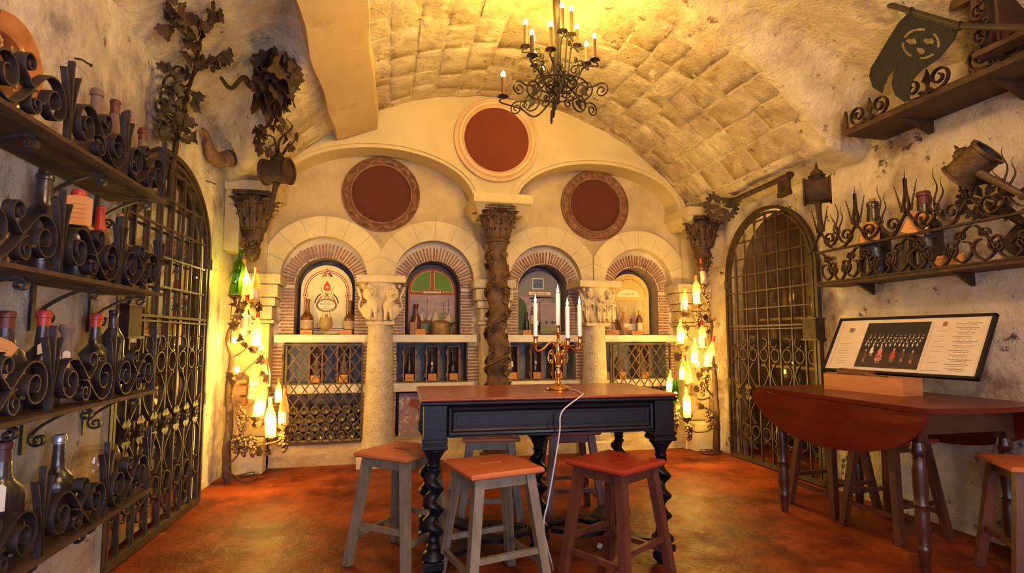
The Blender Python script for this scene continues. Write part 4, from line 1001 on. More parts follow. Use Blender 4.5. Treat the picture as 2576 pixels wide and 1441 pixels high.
TOPS = {(243, 1): (245, 225), (291, 1): (291, 253), (318, 1): (318, 284), (362, 1): (360, 323), (104, 2): (114, 437), (160, 2): (163, 477), (212, 2): (212, 503), (254, 2): (254, 520), (303, 2): (303, 545), (8, 2): (6, 530),
        (16, 3): (18, 783), (108, 3): (112, 780), (170, 3): (170, 816), (243, 3): (243, 788), (287, 3): (287, 780), (6, 4): (8, 1110), (147, 4): (151, 1093)}
def lb(px, z, kind, lab_, h, **k):
    t = TOPS[(px, [S1, S2, S3, S4].index(z) + 1)]; p = AX(t[0], t[1], XB); return bottle(kind, lab_, (XB + (.05 if t[0] == 163 else 0), p.y, z), p.z - z, rz=radians(30), **k)
lb(243, S1, 'squat', 'broad dusty bottle with a grey shoulder on the topmost left shelf', .36, body='b_dust', group=GS[0])
lb(291, S1, 'burgundy', 'dusty bottle with a greenish wax top on the topmost left shelf', .325, body='b_dust', cap='wax_dark', group=GS[0])
lb(318, S1, 'bordeaux', 'small dark bottle half hidden by iron leaves, topmost left shelf', .30, body='b_dust', cap='wax_dark', group=GS[0])
lb(362, S1, 'flask', 'bottle with a dull red cap at the end of the topmost left shelf', .345, body='b_dust', cap='wax_dark', group=GS[0])
lb(104, S2, 'magnum', 'very broad black bottle with a thick neck on the second left shelf', .41, body='b_black', group=GS[1])
lb(160, S2, 'squat', 'bottle with glossy red wax and an upright orange card, second left shelf', .35, cap='wax_red', tagk='big', group=GS[1])
lb(212, S2, 'squat', 'black bottle with bright red wax and a tilted orange card, second left shelf', .33, cap='wax_red', tagk='card', card_rot=.5, group=GS[1])
lb(254, S2, 'burgundy', 'dusty slim bottle with red wax neck on the second left shelf', .33, body='b_dust', cap='wax_red', caph=.09, group=GS[1])
lb(303, S2, 'thin', 'thin black corked bottle with a pale tag, end of the second left shelf', .32, cap='cork', tagk='white', group=GS[1])
lb(8, S2, 'jug', 'brown glazed jar cut by the left edge on the second left shelf', .28, body='b_brown', group=GS[1])
lb(16, S3, 'magnum', 'wide bottle with dark red cap and an orange card, third left shelf', .36, cap='wax_dark', tagk='card', card_rot=.5, lab='labeld', group=GS[2])
lb(108, S3, 'squat', 'black bottle with a tall bright red wax cap, third left shelf', .375, cap='wax_red', caph=.05, tagk='white', group=GS[2])
lb(170, S3, 'jug', 'bare brown stoneware bottle with a white tag, third left shelf', .31, body='b_clay', tagk='white', group=GS[2])
lb(243, S3, 'squat', 'black bottle lettered MAC with a red and white cap, third left shelf', .345, cap='wax_red', lab='black_label', lz=(.118, .150), txt='MAC', group=GS[2])
lb(287, S3, 'bordeaux', 'plain dark bottle with a pale tag at the end of the third left shelf', .35, tagk='white', group=GS[2])
lb(6, S4, 'magnum', 'dark bottle with a white hang tag on the lowest left shelf', .38, cap='wax_dark', tagk='white', group=GS[3])
lb(147, S4, 'squat', 'squat black bottle with grey foil cap on the lowest left shelf', .355, cap='foil', caph=.03, group=GS[3])
# glass goblet
p = LB(262, S4); T = thing('brandy_glass', 'large clear balloon glass on the lowest left shelf', 'glass', p)
b = MB(); b.lathe([(.05, 0), (.012, .010), (.009, .02), (.009, .06), (.03, .072), (.075, .11), (.092, .16), (.088, .21), (.075, .245), (.0735, .245), (.0865, .21), (.0905, .16), (.0735, .112), (.028, .076), (.001, .07)], 30, caps=False); b.build('bowl', M['clear'], T)
b = MB(); b.lathe([(.0735, .243), (.0755, .2455), (.0735, .248)], 30, caps=False); b.build('rim', M['clear'], T)
# glazed dish leaning on the wall
d = LB(20, 0); T = thing('glazed_dish', 'round brown glazed dish with yellow flower motifs leaning on the top left shelf', 'dish', (-1.29, 2.11, S1 + .185)); T.rotation_euler = (0, radians(90 + 8), 0); T.scale = (.64,) * 3 
b = MB(); b.lathe([(.001, -.01), (.20, -.008), (.22, .0), (.25, .014), (.27, .012), (.30, .024), (.315, .022), (.315, .016), (.30, .010), (.25, -.01), (.20, -.02), (.001, -.022)], 64, caps=False); b.build('rim', M['glaze_or'], T)
b = MB(); b.lathe([(.001, -.006), (.215, -.003), (.235, .006)], 48, caps=False); b.build('well', M['glaze'], T)
for k in range(9):
    a = 2 * pi * k / 9; c = (.155 * cos(a), .155 * sin(a)); b = MB()
    if k % 2:
        for j in range(8): t = 2 * pi * j / 8; b.ball((c[0] + .028 * cos(t), c[1] + .028 * sin(t), -.003), .011, 8, 4, (1, 1, .25))
        b.ball((c[0], c[1], -.003), .013, 8, 4, (1, 1, .25))
    else:
        for j in range(4): t = pi / 2 * j + .4; b.prism([(c[0], c[1]), (c[0] + .032 * cos(t - .3), c[1] + .032 * sin(t - .3)), (c[0] + .032 * cos(t + .3), c[1] + .032 * sin(t + .3))], -.006, -.001)
    b.build('painted_flower', M['p_ochre'], T, smooth=False)
# ================================================================== RIGHT SHELF with flame-like ironwork
T = thing('wall_shelf', 'long rusty iron shelf with scrolls and flame spikes on the right wall', 'shelf', (3.25, 2.6, 1.615)); ru = M['rust']
b = MB(); b.box(0, .24, -1.5, .98, -.02, 0); b.build('shelf_board', M['shelf'], T, smooth=False)
f = lambda u, v, w=0: (.012 - w, u, v)
b = MB(f); b.ribbon([(-1.5, .245), (.97, .245)], .014, -.014, .014); b.build('top_rail', ru, T, smooth=False)
b = MB(f); b.ribbon([(-1.5, .008), (.97, .008)], .012, -.016, .016); b.build('bottom_rail', ru, T, smooth=False)
def rb(pts, t=.010, nm='scroll', dep=.022): b = MB(f); b.ribbon(pts, t, -dep / 2, dep / 2); b.build(nm, ru, T, ang=.9)
ctr = [.93, .60, .21, -.18, -.57, -.96, -1.35]
def spike(u, v0, hh, kind, lean=0):
    n = 14; r_ = [.008 * (1 - i / n) + .001 for i in range(n + 1)]
    if kind == 'wavy': P_ = [(u + lean * i / n + .012 * sin(i / n * 9), v0 + hh * i / n, 0) for i in range(n + 1)]
    else: P_ = [(u + lean * i / n, v0 + hh * i / n, 0) for i in range(n + 1)]
    if kind == 'twist': r_ = [(.007 + .0035 * (i % 2)) * (1 - .7 * i / n) for i in range(n + 1)]
    b = MB(f); b.tube(P_, [q * .9 for q in r_], 6, flat=.7); b.build('spike', ru, T)
for i in range(len(ctr) - 1):
    a, c = ctr[i], ctr[i + 1]; mid = (a + c) / 2; s = (a - c) / .34
    # below the rail: a broad S with two inner volutes
    for sg in (-1, 1):
        ce = mid + sg * .075 * s
        rb(scroll((mid + sg * .055 * s, .095), .055, radians(90) , -sg, 1.2, (mid + sg * .12 * s, .12), .10 * min(1, s), radians(-90 if sg > 0 else -90), sg, .42, 6))
        rb(spiral((mid + sg * .115 * s, .175), .035, radians(200 if sg > 0 else -20), 1.2, .008, d=-sg), .008)
    rb([(a - (a - c) * t, .12 + .11 * cos(pi * 2 * t)) for t in np.linspace(0, 1, 22)], .010, 'wave_band')
    # above the rail: pair of volutes and a spray of spikes
    for sg in (-1, 1):
        rb(scroll((mid + sg * .078 * s, .335), .060, radians(-90 if 1 else 0), sg, 1.35, (mid + sg * .012, .40), .02, radians(180 if sg > 0 else 0), -sg, .15, 4), .008)
    spike(mid, .37, .26, 'wavy'); spike(mid - .02, .36, .20, 'wavy', -.03); spike(mid + .02, .36, .17, 'wavy', .035)
    for sg in (-1, 1): rb(catmull_ := [(p.x, p.y) for p in catmull([(a - sg * .0, .40, 0), (a - sg * .05, .33, 0), (a - sg * .09, .27, 0), (a - sg * .15, .25, 0)], 5)], .009, 'branch')
    P_ = [(a, .37), (a + .018, .44), (a + .004, .52), (a, .62)]; rb([(p.x, p.y) for p in catmull([(x, y, 0) for x, y in P_], 4)], .009, 'spear_side'); rb([(p.x, p.y) for p in catmull([(2 * a - x, y, 0) for x, y in P_], 4)], .009, 'spear_side')
    spike(a, .52, .16, 'plain'); spike(a + .03, .40, .19, 'twist', .05); spike(a - .03, .40, .19, 'twist', -.05)
for y in (.7, .0, -.7):
    b = MB(lambda u, v, w=0: (u, y + w, v)); b.prism([(.24, -.02), (.24, -.10), (.12, -.035), (.05, -.02)], -.012, .012); b.build('bracket', ru, T, smooth=False)
def RB(px, z, X=3.37): d = ray(px, 850); return (X, X / d.x * d.y, z)
bottle('magnum', 'large black bottle with an orange card behind the spikes, right shelf', (3.37, AX(2195, 508, 3.37).y, 1.615), AX(2195, 508, 3.37).z - 1.615, cap='cork', tagk='card', rz=radians(-60), group='bottles on the right shelf')
bottle('magnum', 'large dark bottle with a red waxed top, nearer end of the right shelf', (3.37, AX(2322, 482, 3.37).y, 1.615), AX(2322, 482, 3.37).z - 1.615, cap='wax_dark', tagk='card', card_rot=.4, rz=radians(-60), group='bottles on the right shelf')
def placard(name, label, loc, rz=0, w=.05, h=.055, group=None, lean=-.35):
    T = thing(name, label, 'placard', loc, rz, group)
    b = MB(lambda u, v, ww: (u, v * sin(lean) * -1 + ww, v * cos(lean))); b.prism([(-w, 0), (w, 0), (w, h * 1.0), (-w, h)], -.002, .002); b.build('card', M['card'], T, smooth=False)
    b = MB(lambda u, v, ww: (u, v * sin(lean) * -1 + ww, v * cos(lean)))
    for j in range(3): q = w * (.65 - .2 * (j % 2)); b.prism([(-q, h * (.28 + .22 * j)), (q, h * (.28 + .22 * j)), (q, h * (.28 + .22 * j) + .003), (-q, h * (.28 + .22 * j) + .003)], -.0032, -.002)
    o = b.build('printed_lines', M['inkb'], T, smooth=False); o['kind'] = 'stuff'
    return T
placard('placard', 'orange placard lying on the right shelf beside the nearer bottle', RB(2390, 1.615, 3.32), radians(-80), .09, .10)
# the big ornamental keys and mallet on this shelf
def SURFX(px, py, off=.05):
    d = ray(px, py); t = .6
    while t < 9:
        p = _C + d * t
        if p.z > ceil_z(min(max(p.x, XL), XR), min(p.y, YF)) - off or p.x > XR - off: return p
        t += .012
def big_key(label, p0, p1, rb_, name='giant_key', facing=True, rshaft=.024):
    p0, p1 = Vector(p0), Vector(p1); T = thing(name, label, 'key', p0); d = (p1 - p0); L = d.length; d.normalize()
    up = Vector((0, 0, 1)); up = (up - d * up.dot(d)).normalized(); n_ = d.cross(up)
    f = lambda u, v, w=0: tuple(d * u + up * v + n_ * w)
    b = MB(f); b.tube([(rb_ * .9, 0, 0), (rb_ * 1.05, 0, 0), (rb_ * 1.1, 0, 0), (L, 0, 0)], [rshaft * 1.5, rshaft * 1.6, rshaft, rshaft], 12); b.build('shaft', M['rust'], T)
    for u in (rb_ * 1.25, rb_ * 1.4, L - .03): b = MB(f); b.tube([(u - .008, 0, 0), (u + .008, 0, 0)], rshaft * 1.35, 12); b.build('collar', M['rust'], T)
    # pierced bow: rim, rosette petals, and studs
    if facing:
        n2 = (_C - p0).normalized(); e1 = Vector((0, 0, 1)).cross(n2).normalized(); e2 = n2.cross(e1); f = lambda u, v, w=0: tuple(e1 * u + e2 * v + n2 * w)
    b = MB(f); vs = []; n = 40
    for k in range(n):
        a = 2 * pi * k / n
        for r_, w in ((rb_ * .72, -.015), (rb_ * .72, .015), (rb_, .015), (rb_, -.015)): vs.append((r_ * cos(a), r_ * sin(a), w))
    b.add(vs, [(k * 4 + j, k * 4 + (j + 1) % 4, ((k + 1) % n) * 4 + (j + 1) % 4, ((k + 1) % n) * 4 + j) for k in range(n) for j in range(4)]); b.build('bow_rim', M['rust'], T, smooth=False, fix=True)
    for k in range(6):
        a = 2 * pi * k / 6; b = MB(f); q = lambda r_, t: (r_ * cos(a + t), r_ * sin(a + t)); b.prism([q(rb_ * .1, 0), q(rb_ * .5, -.42), q(rb_ * .80, -.2), q(rb_ * .66, 0), q(rb_ * .80, .2), q(rb_ * .5, .42)], -.012, .012); b.build('bow_petal', M['rust'], T, smooth=False, fix=True)
    for k in range(22): a = 2 * pi * k / 22; b = MB(f); b.ball((rb_ * 1.06 * cos(a), rb_ * 1.06 * sin(a), 0), rb_ * .11, 6, 4); b.build('stud', M['rust'], T)
    f = lambda u, v, w=0: tuple(d * u + up * v + n_ * w)
    for u0, u1, v1 in ((L - .17, L - .12, -.13), (L - .11, L - .03, -.11)): b = MB(f); b.box(u0, u1, v1, 0, -.012, .012); b.build('key_bit', M['rust'], T, smooth=False)
    b = MB(f); b.box(L - .17, L - .03, -.155, -.115, -.02, .02); b.build('key_bit', M['rust'], T, smooth=False)
big_key('giant rusty key with a pierced round bow hanging above the right gate', SURFX(1815, 518, .09), SURFX(1992, 438, .13), .150)
big_key('giant rusty key with a studded bow lying behind the spikes, right shelf end', AX(2476, 500, 3.36), AX(2640, 600, 3.38), .115)
def mallet_lamp(label, c, axis, R_, L_, polev, pole_to, name='mallet_lamp', mt='rust', hollow=True):
    c = Vector(c); T = thing(name, label, 'lantern', c); ax = Vector(axis).normalized(); up = Vector(polev).normalized(); n_ = ax.cross(up).normalized(); up = n_.cross(ax)
    Mx = Matrix((n_, up, ax)).transposed(); t = .012
    b = MB(); b.lathe([(R_ - t, -L_), (R_ * 1.12 - t, -L_ - .0), (R_ * 1.12, -L_), (R_ * 1.10, -L_ + .015), (R_, -L_ + .02), (R_, L_ - .02), (R_ * 1.10, L_ - .015), (R_ * 1.12, L_), (R_ - t, L_), (R_ - t, L_ * .9), (.001, L_ * .85)], 28, M=Mx, caps=False); b.build('drum', M[mt], T, fix=False)
    b = MB(); b.lathe([(R_ - t, -L_), (R_ - t, L_ * .9), (R_ - t * 1.2, L_ * .9), (R_ - t * 1.2, -L_)], 24, M=Mx, caps=False); b.lathe([(.001, -L_ * .3), (R_ - t, -L_ * .3)], 20, M=Mx, caps=False); b.build('drum_inside', M['iron'], T)
    Mu = Matrix((n_, ax, up)).transposed()
    b = MB(); b.lathe([(R_ * .5, R_ * .9), (R_ * .55, R_ * 1.1), (R_ * .62, R_ * 1.15), (R_ * .45, R_ * 1.3), (R_ * .38, R_ * 1.5), (R_ * .12, R_ * 1.75), (R_ * .10, R_ * 2.0), (.002, R_ * 2.3)], 14, M=Mu, fn=lambda a, z: 1 + .10 * cos(a * 7)); b.build('finial', M[mt], T)
    pt = Vector(pole_to) - c; b = MB(); b.tube([-up * R_ * .9, -up * R_ * .9 + (pt + up * R_ * .9) * .12, pt], [R_ * .34, R_ * .22, R_ * .16], 10); b.build('pole', M[mt], T)
    return T
mallet_lamp('drum-shaped rusty iron lantern on a short pole between the gate and right shelf', AX(2056, 480, 3.20), (-.72, .69, 0), .098, .095, (0.0, 0, 1), AX(2066, 585, 3.22))
mallet_lamp('dented brass iron drum lantern on a slanting rusty pole, far right wall', AX(2446, 415, 3.22), (-.1, .5, -.35), .088, .10, (0, .86, .12), AX(2680, 545, 3.26), mt='tarnish')
# ================================================================== HIGH RIGHT SHELF with black metal flag
T = thing('wall_shelf', 'high brown wooden shelf with pierced scroll rail on the right wall', 'shelf', (3.15, 2.6, 2.66)); of = M['shelf']
b = MB(); b.box(0, .36, -1.3, .55, -.03, 0); b.build('shelf_board', of, T, smooth=False)
f = lambda u, v, w=0: (.012 - w, u, v)
T2 = T; ru2 = M['rust']
def rb2(pts, t=.009, nm='scroll'): b = MB(f); b.ribbon(pts, t, -.012, .012); b.build(nm, ru2, T, ang=.9)
rb2([(-1.3, .006), (.545, .006)], .012, 'bottom_rail')
for k in range(6):
    u = .44 - k * .17 - (k // 2) * .06; s = 1 if k % 2 == 0 else -1
    rb2(scroll((u, .085), .072, radians(-100 if s > 0 else -80), s, 1.5, (u - s * .055, .03), .022, radians(-90), -s, .8, 4))
for u in (.345, -.06, -.46, -.87):
    b = MB(f); b.prism([(u - .008, 0), (u - .022, .03), (u - .006, .05), (u - .012, .08), (u - .034, .10), (u - .012, .125), (u, .165), (u + .012, .125), (u + .034, .10), (u + .012, .08), (u + .006, .05), (u + .022, .03), (u + .008, 0)], -.007, .007); b.build('fleur_leaf', ru2, T, smooth=False, fix=True)
b = MB(f); b.prism([(.53, 0), (.53, .12), (.54, .15), (.55, .12), (.55, 0)], -.01, .01); b.build('end_post', ru2, T, smooth=False)
for y in (.2, -.35, -.9): b = MB(lambda u, v, w=0: (u, y + w, v)); b.prism([(.36, -.03), (.36, -.12), (.2, -.05), (.08, -.03)], -.02, .02); b.build('bracket', of, T, smooth=False)
# tall pierced panel standing on the shelf end (dark bracket board at the far upper right)
T = thing('hanging_cabinet', 'dark wooden wall cabinet with pierced iron edging, upper right corner', 'cabinet', (3.05, 1.78, 2.70))
b = MB(); b.box(0, .40, -.5, .42, 0, .03); b.build('base_board', of, T, smooth=False)
b = MB(); b.box(.37, .40, -.5, .42, .03, .62); b.build('back_board', of, T, smooth=False)
b = MB(); b.box(.02, .37, .39, .42, .03, .60); b.build('side_board', of, T, smooth=False)
for k in range(4):
    b = MB(lambda u, v, w=0: (-.005 + w, u, v)); b.ribbon(scroll((.36, .10 + .14 * k), .05, radians(-90), 1, 1.4, (.33, .17 + .14 * k), .02, radians(-90), -1, .8, 4), .010, -.012, .012); b.build('pierced_scroll', ru2, T, ang=.9)
b = MB(); b.bar((0, .28, .03), (0, .28, .6), .014); b.build('edge_bar', ru2, T, smooth=False)
# flag sign on its pole
XF = 3.02
T = thing('metal_flag', 'black sheet metal swallowtail flag with pierced face hanging from an iron pole', 'sign', AX(2420, 68, XF)); o0 = T.location.copy()
def PF(px, py): p = AX(px, py, XF); return (p.y - o0.y, p.z - o0.z)
f = lambda u, v, w=0: (-w, u, v)
outl = [(2284, 35), (2390, 67), (2412, 72), (2402, 100), (2360, 150), (2320, 175), (2297, 200), (2289, 225), (2289, 250), (2276, 257), (2252, 240), (2243, 212), (2247, 182), (2262, 162), (2236, 190), (2224, 215), (2220, 235), (2196, 220), (2187, 192), (2190, 172), (2210, 140), (2240, 90), (2262, 55)]
# built as strips so that the cut-outs are real holes
import mathutils.geometry as mg
def holes_plate(b, outer, holes, w0, w1):
    polys = [[Vector((x, y, 0)) for x, y in outer]] + [[Vector((x, y, 0)) for x, y in h] for h in holes]
    tris = mg.tessellate_polygon(polys); flat = [p for q in polys for p in q]; n = len(flat)
    vs = [(p.x, p.y, w0) for p in flat] + [(p.x, p.y, w1) for p in flat]; fs = [tuple(t) for t in tris] + [tuple(n + i for i in t[::-1]) for t in tris]
    k = 0
    for q in polys:
        m_ = len(q); fs += [(k + i, k + (i + 1) % m_, n + k + (i + 1) % m_, n + k + i) for i in range(m_)]; k += m_
    b.add(vs, fs)
cxp, cyp, rp = 2316, 110, 44
def arcslot(a0, a1, r0=.90, r1=1.06): return [(cxp + rp * 1.04 * r * cos(radians(a)), cyp + rp * .84 * r * sin(radians(a))) for r, A in ((r0, np.linspace(a0, a1, 9)), (r1, np.linspace(a1, a0, 9))) for a in A]
blob = lambda x, y, s=1: [(x + s * dx, y + s * dy) for dx, dy in ((-15, -4), (-8, -7), (-2, -5), (6, -8), (12, -4), (14, 4), (8, 8), (2, 6), (-3, 9), (-9, 4), (-13, 2))]
holes = [arcslot(205, 285), arcslot(315, 375), arcslot(45, 95), arcslot(120, 185), blob(2293, 104), blob(2336, 103), [(2303, 119), (2312, 120), (2322, 122), (2327, 128), (2324, 136), (2316, 137), (2309, 131)]]
b = MB(f); holes_plate(b, [PF(*p) for p in outl], [[PF(*p) for p in h] for h in holes], -.002, .002); b.build('flag_plate', M['black'], T, smooth=False, fix=True)
b = MB(); pp = [AX(2195, -12, XF), AX(2238, 12, XF), AX(2420, 66, XF), AX(2640, 72, XF - .05)]; b.tube([p - o0 for p in pp], [.006, .016, .016, .018], 8); b.build('pole', M['iron'], T)
b = MB(); q = [AX(x, y, XF) - o0 for x, y in ((2205, -8), (2228, 14), (2246, 6))]; b.tube(q, [.01, .026, .012], 8, flat=.5); b.build('spear_tip', M['iron'], T)
for px, py in ((2290, 30), (2412, 66)): b = MB(); c = AX(px, py, XF) - o0; b.tube([c + Vector((0, -.014, 0)), c + Vector((0, .014, 0))], .024, 10); b.build('collar', M['iron'], T)
T = thing('hanging_board', 'dark red triangular board corner at the top edge, right of the flag pole', 'sign', AX(2410, 10, 3.2)); o0 = T.location.copy()
b = MB(lambda u, v, w=0: (w, u, v)); g = [(AX(x, y, 3.2).y - o0.y, AX(x, y, 3.2).z - o0.z) for x, y in ((2392, 27), (2396, -20), (2470, -20), (2452, -3))]; b.prism(g, -.01, .03); b.build('board', M['mahog_leg'], T, smooth=False, fix=True)
# ================================================================== LIGHT FITTINGS
def SURF(px, py, off=.05):
    d = ray(px, py); t = .6
    while t < 9:
        p = _C + d * t
        if p.z > ceil_z(min(max(p.x, XL), XR), min(p.y, YF)) - off or p.x < XL + off or p.x > XR - off or p.y > YF - off: return p
        t += .012
    return p
# chandelier
CH = Vector((1.06, 3.3, 2.83)); T = thing('chandelier', 'black wrought iron chandelier of scrolls with candle bulbs under the vault', 'chandelier', CH)
def C3(px, py, Y): return AY(px, py, Y) - CH
b = MB(); b.lathe([(.001, -.11), (.014, -.10), (.02, -.08), (.01, -.06), (.016, -.03), (.02, .02), (.014, .06), (.024, .1), (.026, .2), (.018, .35), (.026, .6), (.03, .82)], 12); b.build('stem', M['iron_d'], T)
b = MB(); b.lathe([(.02, .80), (.07, .81), (.075, .85)], 16); b.build('ceiling_rose', M['iron_d'], T)
CB = [(1322, 57, 3.35, 1.1), (1338, 83, 3.05, .95), (1341, 98, 3.5, .8), (1385, 62, 3.15, 1.1), (1414, 15, 3.2, 1.15), (1437, 23, 3.42, 1.25), (1451, 68, 3.5, .9), (1495, 92, 3.3, 1.1), (1475, 112, 3.55, .95), (1266, 188, 3.28, .95), (1366, 172, 3.7, .4), (1346, 137, 3.62, .5)]
for px, py, Y, cl in CB:
    c = C3(px, py, Y); L = .135 * cl
    b = MB(); b.ball(c, .0145, 10, 8, (1, 1, 1.55)); b.ball(c + Vector((0, 0, .02)), .005, 6, 4, (1, 1, 1.8)); b.build('bulb', M['chlight'], T)
    b = MB(); b.tube([c + Vector((0, 0, -.018)), c + Vector((0, 0, -.018 - L))], .0125, 10); b.build('candle_sleeve', M['sleeve'], T)
    q = c + Vector((0, 0, -.02 - L))
    for k in range(5):
        a = 2 * pi * k / 5; b = MB(); addmesh(b, LEAFM[0], orient((cos(a), sin(a), .25), (0, 0, 1)), q, .045); b.build('cup_leaf', M['iron_d'], T)
    rad = Vector((q.x, q.y, 0)); rl = rad.length or .01; dr = rad / rl
    pts = catmull([q, q + Vector((0, 0, -.035)) + dr * .02, q - dr * rl * .30 + Vector((0, 0, -.06)), dr * rl * .4 + Vector((0, 0, min(q.z - .10, .02))), dr * .015 + Vector((0, 0, max(-.05, min(q.z - .12, .05))))], 7)
    b = MB(); b.tube(pts, .0055, 6); b.build('arm', M['iron_d'], T)
    f = lambda u, v, w=0, dr=dr: tuple(dr * u + Vector((0, 0, v)) + Vector((-dr.y, dr.x, 0)) * w)
    b = MB(f); b.ribbon(spiral((rl * .62, q.z - .035), .032, radians(-80), 1.5, .006, d=1), .005, -.004, .004); b.build('curl', M['iron_d'], T, ang=.9)
for k in range(6):
    a = k * pi / 3 + .35; dr = Vector((cos(a), sin(a), 0)); f = lambda u, v, w=0, dr=dr: tuple(dr * u + Vector((0, 0, v)) + Vector((-dr.y, dr.x, 0)) * w)
    def rbb(pts, nm='scroll', t=.0065): b = MB(f); b.ribbon(pts, t, -.0045, .0045); b.build(nm, M['iron_d'], T, ang=.9)
    rbb(scroll((.30, -.075), .052, radians(120), -1, 1.6, (.05, .03), .035, radians(60), 1, 1.2, 10))
    rbb([(.185 + .055 * cos(t), -.055 + .058 * sin(t)) for t in np.linspace(0, 2 * pi, 28)], 'hoop')
    rbb(scroll((.09, -.08), .035, radians(90), 1, 1.2, (.035, -.02), .02, radians(-90), 1, .8, 6))
    rbb(scroll((.12, .10), .04, radians(-60), 1, 1.4, (.03, .16), .02, radians(200), 1, .6, 8))
    b = MB(f); b.prism([(.155, -.045), (.175, -.03), (.18, -.02), (.19, -.03), (.215, -.025), (.20, -.05), (.205, -.075), (.22, -.10), (.19, -.085), (.165, -.07)], -.003, .003); b.build('tulip_leaf', M['iron_d'], T, smooth=False, fix=True)
for r_, z in ((.13, .03), (.20, -.0)):
    b = MB(); b.tube([(r_ * cos(t), r_ * sin(t), z) for t in np.linspace(0, 2 * pi, 33)], .005, 6); b.build('ring', M['iron_d'], T)
# candelabra on the table
T = thing('candelabra', 'brass candelabra with four lit white candles on the dark table', 'candelabra', (.99, 3.10, .90)); o0 = T.location.copy(); br = M['brass']
b = MB(); b.lathe([(.001, 0), (.072, 0), (.076, .004), (.074, .010), (.062, .014), (.058, .018), (.045, .022), (.030, .028), (.016, .036), (.011, .050), (.017, .058), (.011, .066), (.016, .085), (.019, .10), (.012, .118), (.010, .125), (.017, .13), (.017, .136), (.013, .14), (.019, .165), (.024, .195), (.025, .20), (.018, .205), (.010, .212), (.013, .235), (.011, .262), (.017, .268), (.010, .275), (.009, .31), (.012, .315), (.009, .32), (.009, .345), (.002, .348)], 28); b.build('stem', br, T)
def cup(p): b = MB(); b.lathe([(.004, -.03), (.007, -.012), (.012, -.004), (.034, .002), (.036, .006), (.016, .004), (.013, .010), (.0145, .022), (.0135, .034), (.0185, .042), (.0185, .045), (.013, .045)], 20, p); b.build('candle_cup', br, T)
def candle(p, L, flame=True):
    b = MB(); b.lathe([(.001, 0), (.0125, 0), (.0122, L - .002), (.0105, L), (.001, L - .001)], 18, p); b.build('candle', M['candle'], T)
    b = MB(); b.lathe([(.0015, L), (.0055, L + .008), (.007, L + .016), (.0045, L + .028), (.0015, L + .042), (.0003, L + .052)], 12, p); b.build('flame_bulb', M['flame'], T)
for ang, R_, zc, L, sh in ((radians(193), .152, .265, .225, .05), (radians(13), .152, .265, .225, .05), (radians(-78), .11, .255, .215, .05)):
    dr = Vector((cos(ang), sin(ang), 0)); f = lambda u, v, w=0, dr=dr: tuple(dr * u + Vector((0, 0, v)) + Vector((-dr.y, dr.x, 0)) * w)
    pts = catmull([(.012, .245, 0), (.04, .275, 0), (.07, .262, 0), (.10 * R_ / .15, .235, 0), (R_ - .015, .225, 0), (R_, .25, 0)], 7)
    b = MB(f); b.tube([(p.x, p.y, 0) for p in pts], .0058, 8); b.build('arm', br, T)
    s = [(x, y, 0) for x, y in scroll((.045, .21), .018, radians(90), 1, .9, (.05, .165), .012, radians(-90), -1, .8, 5)]; b = MB(f); b.tube(s, .0042, 7); b.build('arm_scroll', br, T)
    cup(dr * R_ + Vector((0, 0, zc))); candle(dr * R_ + Vector((0, 0, zc + .012)), L)
cup(Vector((0, 0, .345 - .015))); candle(Vector((0, 0, .345)), .22)
# flex
P_ = [(1.03, 3.04, .905), (1.045, 2.95, .904), (1.02, 2.80, .904), (.995, 2.717, .902)] + [tuple(AY(x, y, 2.69)) for x, y in ((1414, 1035), (1408, 1085), (1398, 1150), (1388, 1210), (1378, 1265), (1368, 1330))] + [(.86, 2.80, .006), (.85, 2.86, .006)]
b = MB(); b.tube(catmull(P_, 6), .0038, 6); T = tag(b.build('power_cable', M['cable']), 'white power cable hanging over the front edge of the dark table', 'cable')
# ================================================================== IRON VINES WITH BOTTLE LAMPS
rv = random.Random(11)
def leafs(T, P, dirs=None, s=.07, m='leaf', nm='vine_leaf'):
    for p in P:
        d = Vector((rv.uniform(-1, 1), rv.uniform(-.8, .1), rv.uniform(-1, .8))); b = MB(); addmesh(b, rv.choice(LEAFM), orient(d, (rv.uniform(-.4, .4), -1, rv.uniform(-.3, .5))), p, s * rv.uniform(.8, 1.3)); b.build(nm, M[m], T, world=True)
def vine_tree(name, label, foot, trunk, branches, leaves, grapes, cables=()):
    T = thing(name, label, 'sculpture', foot); 
    n = len(trunk); tp = catmull(trunk, 6); L = len(tp); b = MB(); 
    b.tube([p + Vector((.006 * nz(i * .9, 3), .006 * nz(i * .7, 8), 0)) for i, p in enumerate(tp)], [max(.009, .038 * (1 - .8 * i / L) * (1 + .12 * nz(i * 1.3, 1))) for i in range(L)], 9); b.build('trunk', M['bark'], T, world=True)
    for br_ in branches:
        q = catmull(br_, 6); b = MB(); b.tube(q, [.010 * (1 - .5 * i / len(q)) for i in range(len(q))], 6); b.build('branch', M['bark'], T, world=True)
    leafs(T, leaves)
    for i, g in enumerate(grapes):
        me = bunch(34, .15, .048, .0145, 40 + i); o = part('grape_cluster', me, M['grape'], T); o.parent = T; o.location = g - T.location
    return T
